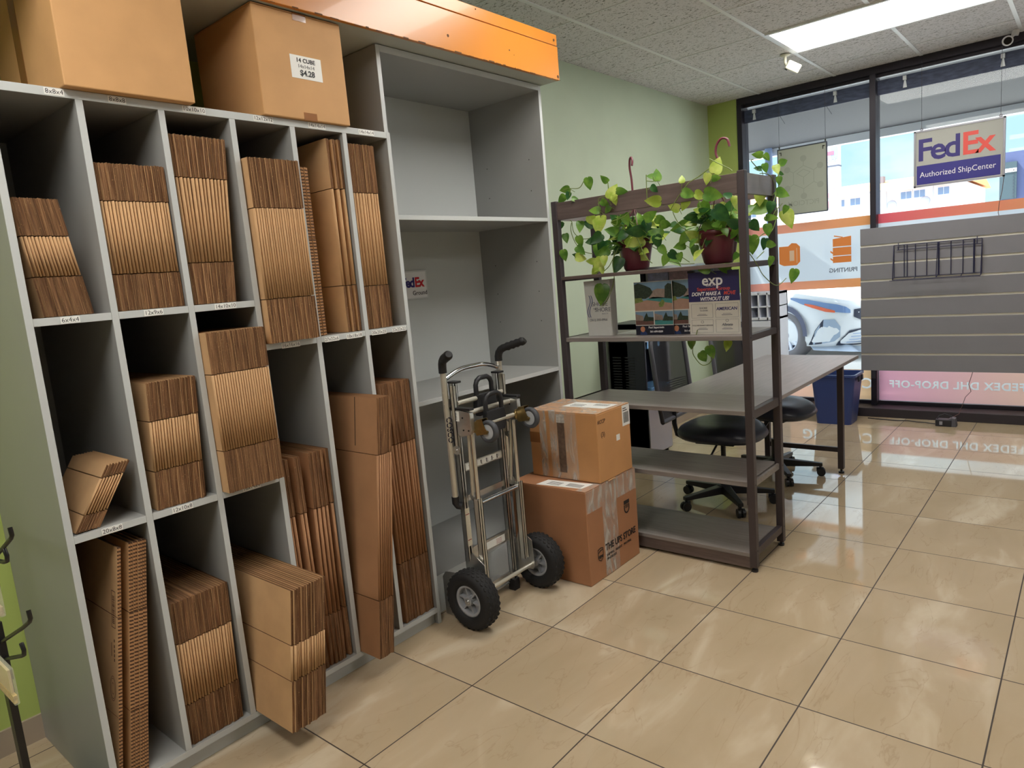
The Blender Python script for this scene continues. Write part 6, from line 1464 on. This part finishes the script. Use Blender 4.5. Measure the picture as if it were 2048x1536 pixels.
# ================================================================== OUTSIDE
def outside():
    con = mat('light_concrete', (205, 203, 198), 0.85, noise=0.06, nscale=1.2)  # pale concrete of the parking lot
    struct(MB().box(-60, 60, 6.5, 110, -0.25, -0.12).build('parking_lot_ground', con))
    struct(MB().box(-30, 30, 6.44, 9.3, -0.25, -0.02).build('sidewalk_ground', mat('sidewalk_concrete', (196, 192, 186), 0.85, noise=0.05, nscale=2)))
    # covered walkway
    so = MB().box(-30, 30, 6.44, 9.22, 2.72, 2.80).box(-30, 30, 9.22, 9.34, 2.63, 3.2, 1)
    struct(so.build('walkway_canopy', [mat('canopy_soffit', (72, 71, 74), 0.7), mat('canopy_fascia', (236, 236, 244), 0.5)]))
    g = MB().box(-30, 30, 9.342, 9.36, 2.66, 2.70).build('canopy_gutter_line', mat('gutter_lilac', (150, 146, 180), 0.5)); struct(g)
    for k, x in enumerate((-3.236, -8.2, 1.9)):
        tag(MB().cyl((x, 9.15, -0.02), (x, 9.15, 2.72), 0.045, 20).build('canopy_column', mat('blue_grey_column', (150, 170, 214), 0.5)), ('slim pale blue column outside the left window pane', 'slim pale blue column far to the left of the storefront', 'slim pale blue column outside behind the grey slatwall')[k], 'column')
    # long two-storey building with an orange roof
    t = thing('apartment_building', 'long white two-storey building with an orange tiled roof across the parking lot', 'building', (-11, 38, 0))
    wl = mat('white_stucco', (240, 238, 242), 0.8); rf = mat('orange_roof_tile', (232, 158, 104), 0.8, noise=0.1, nscale=3, stretch=(1, 6, 1))
    X0, X1 = -22, -4.35
    MB().box(X0, X1, 34.3, 42, -0.12, 3.80).build('wall', wl, t)
    MB().add([(X0-.3, 33.9, 3.79), (X1+.2, 33.9, 3.79), (X1+.2, 38.2, 4.50), (X0-.3, 38.2, 4.50), (X1+.2, 42.4, 3.79), (X0-.3, 42.4, 3.79), (X0-.3, 33.9, 3.72), (X1+.2, 33.9, 3.72)], [(0, 1, 2, 3), (3, 2, 4, 5), (0, 6, 7, 1), (1, 4, 2), (0, 3, 5)], 0).build('roof', rf, t)
    MB().box(X0-.3, X1+.2, 33.86, 33.9, 3.70, 3.79).build('eave', mat('eave_grey', (150, 146, 150), 0.7), t)
    wf = mat('pale_window_frame', (226, 228, 240), 0.5); pn = mat('window_pane_blue', (120, 142, 176), 0.3)
    for x in (-9.0, -8.35, -6.35, -5.85, -10.6, -11.3, -13.0, -14.8, -15.5, -4.98):
        f = MB().box(x-0.24, x+0.24, 34.26, 34.30, 3.27, 3.64).build('window', wf, t)
        MB().box(x-0.20, x-0.01, 34.25, 34.262, 3.31, 3.60).box(x+0.01, x+0.20, 34.25, 34.262, 3.31, 3.60).build('pane', pn, f)
    for x in (-9.4, -8.6, -6.9, -5.5, -10.8, -12.6, -14.5):
        f = MB().box(x-0.3, x+0.3, 34.26, 34.30, 0.9, 1.7).build('window', wf, t)
        MB().box(x-0.26, x-0.01, 34.25, 34.262, 0.95, 1.65).box(x+0.01, x+0.26, 34.25, 34.262, 0.95, 1.65).build('pane', pn, f)
    MB().box(-8.1, -7.8, 37.0, 37.4, 4.3, 4.62).build('roof_vent', mat('vent_grey', (120, 124, 136), 0.6), t)
    for x in (-7.1, -5.35):
        MB().cyl((x, 34.2, -0.1), (x, 34.2, 3.75), 0.03, 8).build('downpipe', mat('pale_pipe', (190, 192, 200), 0.6), t)
    for x in (-5.65, -6.9):
        MB().lathe([(0, 0), (0.20, 0), (0.18, 0.03), (0, 0.05)], (x, 34.24, 3.12), (0, -1, 0), 16).build('satellite_dish', mat('dish_grey', (186, 190, 206), 0.6), t)
    # darker building at right
    t = thing('far_building', 'blue-grey building with a dotted corner at the right edge of the window view', 'building', (-0.5, 24, 0))
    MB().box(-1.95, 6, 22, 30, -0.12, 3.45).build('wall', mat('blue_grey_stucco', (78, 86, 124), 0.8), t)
    MB().box(-1.97, -1.62, 21.9, 22.0, 2.3, 3.20).build('corner_screen', mat('grey_green_screen', (60, 76, 84), 0.7), t)
    d = MB()
    for k in range(9): d.cyl((-1.68, 21.89, 2.35+k*0.08), (-1.68, 21.88, 2.35+k*0.08), 0.016, 8)
    d.build('screen_hole', mat('screen_dot', (50, 56, 70), 0.7), t)
    MB().box(-1.97, -1.62, 21.88, 21.92, 2.95, 3.04).build('pale_band', wl, t)
    # tall roadside sign
    t = thing('pylon_sign', 'tall roadside sign with a blue and white top panel and faded red panels below', 'sign', (-4.34, 16, 0))
    MB().box(-4.45, -4.22, 16.0, 16.2, -0.12, 3.66).build('sign_body', mat('pylon_white', (236, 234, 240), 0.6), t)
    MB().box(-4.36, -4.235, 15.985, 16.0, 3.30, 3.60).build('blue_panel', mat('pylon_blue', (150, 164, 214), 0.6), t)
    MB().box(-4.44, -4.30, 15.980, 15.995, 3.36, 3.44).build('red_mark', mat('pylon_red', (214, 110, 130), 0.6), t)
    MB().box(-4.46, -4.21, 15.97, 16.21, 3.12, 3.15).build('dividing_band', mat('pylon_band', (96, 100, 116), 0.6), t)
    pk = mat('pylon_pink', (240, 150, 160), 0.6)
    MB().box(-4.44, -4.23, 15.985, 16.0, 2.50, 2.60).box(-4.44, -4.23, 15.985, 16.0, 2.28, 2.42).build('red_panel', pk, t)
    text('UPIC', 0.10, (-4.33, 15.978, 3.24), R3, U3, mat('pylon_blue_ink', (90, 110, 180), 0.6), t, 'lettering')
    d = MB()
    for k in range(6): d.box(-4.40, -4.30+0.02*(k % 3), 15.985, 15.999, 2.66+k*0.07, 2.685+k*0.07)
    d.build('faded_lettering', pk, t)
    text('10', 0.09, (-4.27, 15.978, 2.17), R3, U3, mat('pylon_band', (96, 100, 116), 0.6), t, 'lettering')

def car():
    t = thing('parked_car', 'white SUV parked outside, its front corner seen under the printed window band', 'car', (-3.0, 10.9, -0.12))
    d = Vector((0.87, -0.5, 0)).normalized(); l = Vector((-d.y, d.x, 0))      # nose direction, left side
    W0 = Vector((-3.38, 10.32, -0.12)); O = W0+l*0.80
    def Wd(x, y, z): return O+d*x+l*y+Vector((0, 0, z))
    paint = mat('white_car_paint', (240, 242, 246), 0.18, coat=0.6); dark = mat('car_black_trim', (44, 50, 70), 0.4); glass = mat('car_glass', (60, 84, 120), 0.08)
    # plan outline of the right half, from the middle of the nose to the tail
    out = [(0.94, 0.0), (0.93, -0.25), (0.90, -0.48), (0.83, -0.66), (0.70, -0.80), (0.50, -0.875), (0.25, -0.905), (0.0, -0.915), (-0.4, -0.92), (-1.2, -0.925), (-2.2, -0.925), (-3.0, -0.91), (-3.5, -0.86), (-3.72, -0.70), (-3.78, -0.35), (-3.80, 0.0)]
    hood = [0.74, 0.76, 0.80, 0.84, 0.88, 0.91, 0.94, 0.96, 0.985, 1.00, 1.02, 1.03, 1.03, 1.02, 1.0, 1.0]
    full = out+[(p[0], -p[1]) for p in out[-2:0:-1]]; hf = hood+hood[-2:0:-1]
    lv = [(0.20, 0.94), (0.28, 0.985), (0.42, 1.0), (0.55, 0.992), (0.66, 1.0), (1.0, 0.975)]
    n = len(full); vs = []; fs = []
    def P3(k, z, s):
        x, y = full[k % n]; cx = -1.4
        return Wd(cx+(x-cx)*s if abs(y) < .9 else x, y*s, z)
    for (z, s) in lv:
        for k in range(n):
            zz = z if z < 0.9 else hf[k]
            vs.append(P3(k, zz, s))
    for i in range(len(lv)-1):
        for k in range(n): fs.append((i*n+k, i*n+(k+1) % n, (i+1)*n+(k+1) % n, (i+1)*n+k))
    b = MB(); b.add(vs, fs, 0, True)
    # bonnet and body top as strips across the car
    st = []
    for k in range(len(out)):
        x, y = out[k]; h = hood[k]
        a = P3(k, h, 0.975); c = P3((n-k) % n, h, 0.975)
        row = []
        for j in range(9):
            f_ = j/8; p = a.lerp(c, f_); p.z += 0.055*math.sin(PI*f_)+0.02*math.sin(PI*f_)**0.5*(1 if k > 0 else 0); row.append(p)
        st.append(row)
    vs = [p for r in st for p in r]; fs = []
    for i in range(len(st)-1):
        for j in range(8): fs.append((i*9+j, i*9+j+1, (i+1)*9+j+1, (i+1)*9+j))
    b.add(vs, fs, 0, True)
    b.build('body', paint, t)
    # cabin
    lo = [(-0.30, 0.62), (-0.55, 0.78), (-1.2, 0.82), (-2.6, 0.82), (-3.6, 0.72)]; hi = [(-1.05, 0.52), (-1.15, 0.60), (-1.5, 0.64), (-2.6, 0.63), (-3.3, 0.56)]
    a = [Wd(x, -y, 1.02) for x, y in lo]+[Wd(x, y, 1.02) for x, y in lo[::-1]]; c = [Wd(x, -y, 1.56) for x, y in hi]+[Wd(x, y, 1.56) for x, y in hi[::-1]]
    m = len(a); b = MB(); b.add(a+c, [(i, (i+1) % m, m+(i+1) % m, m+i) for i in range(m)], 0, False); b.build('windows', glass, t)
    b = MB(); b.add(c+[p+Vector((0, 0, .05)) for p in c], [(i, (i+1) % m, m+(i+1) % m, m+i) for i in range(m)]+[tuple(range(m, 2*m))], 0, False)
    for k in range(m):
        if k in (0, 1, 2, 3, 4, 5, 6, 7, 8, 9): b.tube([a[k], c[k]], 0.03, 6)
    b.build('roof', paint, t)
    # patches laid on the body wall
    def wall(a_, z, off=0.012):
        k = int(math.floor(a_)); f_ = a_-k; p = Vector((*full[k % n], 0)); q = Vector((*full[(k+1) % n], 0)); r = p.lerp(q, f_)
        tn = (q-p).normalized(); nn = Vector((tn.y, -tn.x, 0)); nn = nn if nn.dot(Vector((r.x+1.4, r.y, 0))) > 0 else -nn
        # interpolate the tuck of the wall
        s = 1.0
        for i in range(len(lv)-1):
            if lv[i][0] <= z <= lv[i+1][0]:
                g = (z-lv[i][0])/(lv[i+1][0]-lv[i][0]); s = lv[i][1]*(1-g)+lv[i+1][1]*g
        x = -1.4+(r.x+1.4)*s if abs(r.y) < .9 else r.x
        return Wd(x, r.y*s, z)+(d*nn.x+l*nn.y)*off
    def strip(pts, name, m_, off=0.012):
        """pts: (a, z_low, z_high)"""
        b = MB(); vs = []; P_ = []
        for i in range(len(pts)-1):
            for g in range(5): 
                f_ = g/5; P_.append(tuple(pts[i][j]*(1-f_)+pts[i+1][j]*f_ for j in range(3)))
        P_.append(pts[-1])
        for (a_, z0, z1) in P_: vs += [wall(a_, z0, off), wall(a_, z1, off)]
        fs = [(2*i, 2*i+2, 2*i+3, 2*i+1) for i in range(len(P_)-1)]
        b.add(vs, fs, 0, True); return b.build(name, m_, t)
    lamp = strip([(2.6, 0.655, 0.70), (2.9, 0.66, 0.745), (3.4, 0.675, 0.78), (4.3, 0.70, 0.815), (5.3, 0.765, 0.86), (6.6, 0.865, 0.89)], 'headlight', mat('headlight_blue', (120, 146, 190), 0.1))
    strip([(3.6, 0.672, 0.70), (4.2, 0.69, 0.74), (5.0, 0.745, 0.79), (5.5, 0.785, 0.805)], 'indicator', mat('indicator_orange', (236, 110, 70), 0.3), 0.018)
    strip([(0, 0.50, 0.72), (1.3, 0.50, 0.72), (2.35, 0.60, 0.70)], 'grille', dark, 0.012)
    g = MB()
    strip([(0, 0.20, 0.42), (1.8, 0.20, 0.44), (2.7, 0.21, 0.42), (3.3, 0.215, 0.27)], 'lower_grille', dark, 0.014)
    for k in range(4): strip([(0, 0.23+0.045*k, 0.240+0.045*k), (2.75-0.1*k, 0.25+0.04*k, 0.258+0.04*k)], 'grille_bar', mat('grille_bar_blue', (130, 160, 210), 0.3), 0.022)
    for k in range(4): strip([(0, 0.54+0.04*k, 0.548+0.04*k), (1.2, 0.54+0.04*k, 0.547+0.04*k)], 'grille_bar', mat('grille_bar_blue', (130, 160, 210), 0.3), 0.020)
    strip([(3.25, 0.34, 0.48), (3.6, 0.28, 0.58), (4.3, 0.245, 0.58), (4.9, 0.23, 0.42)], 'fog_insert', mat('fog_grey', (166, 182, 204), 0.4), 0.014)
    strip([(4.3, 0.245, 0.585), (4.9, 0.225, 0.43), (5.15, 0.22, 0.25)], 'fog_trim', dark, 0.016)
    strip([(0, 0.10, 0.17), (1.5, 0.11, 0.18), (2.6, 0.13, 0.22), (3.6, 0.15, 0.20), (5.0, 0.16, 0.20)], 'lower_bumper', mat('bumper_silver', (196, 208, 226), 0.3), 0.01)
    # wheels
    for (x, s) in ((0.0, -1), (0.0, 1), (-2.75, -1), (-2.75, 1)):
        c = Wd(x, s*0.80, 0.35)
        ax = l*s
        w = MB(); w.lathe([(0.24, -0.11), (0.33, -0.115), (0.352, -0.07), (0.352, 0.07), (0.33, 0.115), (0.25, 0.12), (0.24, 0.10)], c, ax, 40, 0, True, close=True)
        tw = w.build('wheel', mat('car_tyre', (120, 116, 120), 0.8), t)
        r_ = MB(); r_.lathe([(0.245, 0.095), (0.232, 0.115), (0.222, 0.10), (0.225, 0.0)], c, ax, 40, 0, True)
        sp = c+ax*0.09
        u = d.copy(); v = Vector((0, 0, 1))
        for k in range(10):
            a = 2*PI*k/10; e = u*math.cos(a)+v*math.sin(a); q = -u*math.sin(a)+v*math.cos(a)
            p = [sp+e*0.045+q*0.014, sp+e*0.225+q*0.026, sp+e*0.225-q*0.026, sp+e*0.045-q*0.014]
            r_.add(p+[w_-ax*0.025 for w_ in p], [(0, 1, 2, 3), (4, 7, 6, 5), (0, 4, 5, 1), (1, 5, 6, 2), (2, 6, 7, 3), (3, 7, 4, 0)], 0)
        r_.cyl(sp-ax*0.02, sp+ax*0.02, 0.055, 20)
        r_.build('rim', mat('alloy_rim', (214, 220, 236), 0.2, metal=0.5), tw)
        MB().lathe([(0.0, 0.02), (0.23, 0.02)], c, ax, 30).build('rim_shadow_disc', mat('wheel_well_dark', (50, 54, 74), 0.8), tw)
        a_ = MB(); pts0 = []; 
        for k in range(17):
            a = PI*k/16-0.02
            pts0.append(c+ax*0.127+(u*math.cos(a)+v*math.sin(a))*0.395)
        q = MB(); vs = []
        for k in range(17):
            a = PI*k/16
            e = u*math.cos(a)+v*math.sin(a)
            vs += [c+ax*0.128+e*0.352, c+ax*0.128+e*0.43]
        q.add(vs, [(2*i, 2*i+2, 2*i+3, 2*i+1) for i in range(16)], 0, False)
        q.build('wheel_arch', mat('arch_grey', (84, 88, 112), 0.6), t)
outside()
car()

# text curves become ordinary meshes
def bake_text():
    bpy.context.view_layer.update()
    dg = bpy.context.evaluated_depsgraph_get()
    for o in [o for o in D.objects if o.type == 'FONT']:
        me = D.meshes.new_from_object(o.evaluated_get(dg))
        n = D.objects.new(o.name, me); COL.objects.link(n)
        n.parent = o.parent; n.matrix_parent_inverse = Matrix.Identity(4); n.matrix_local = o.matrix_local.copy()
        nm = o.name
        D.objects.remove(o); n.name = nm
bake_text()
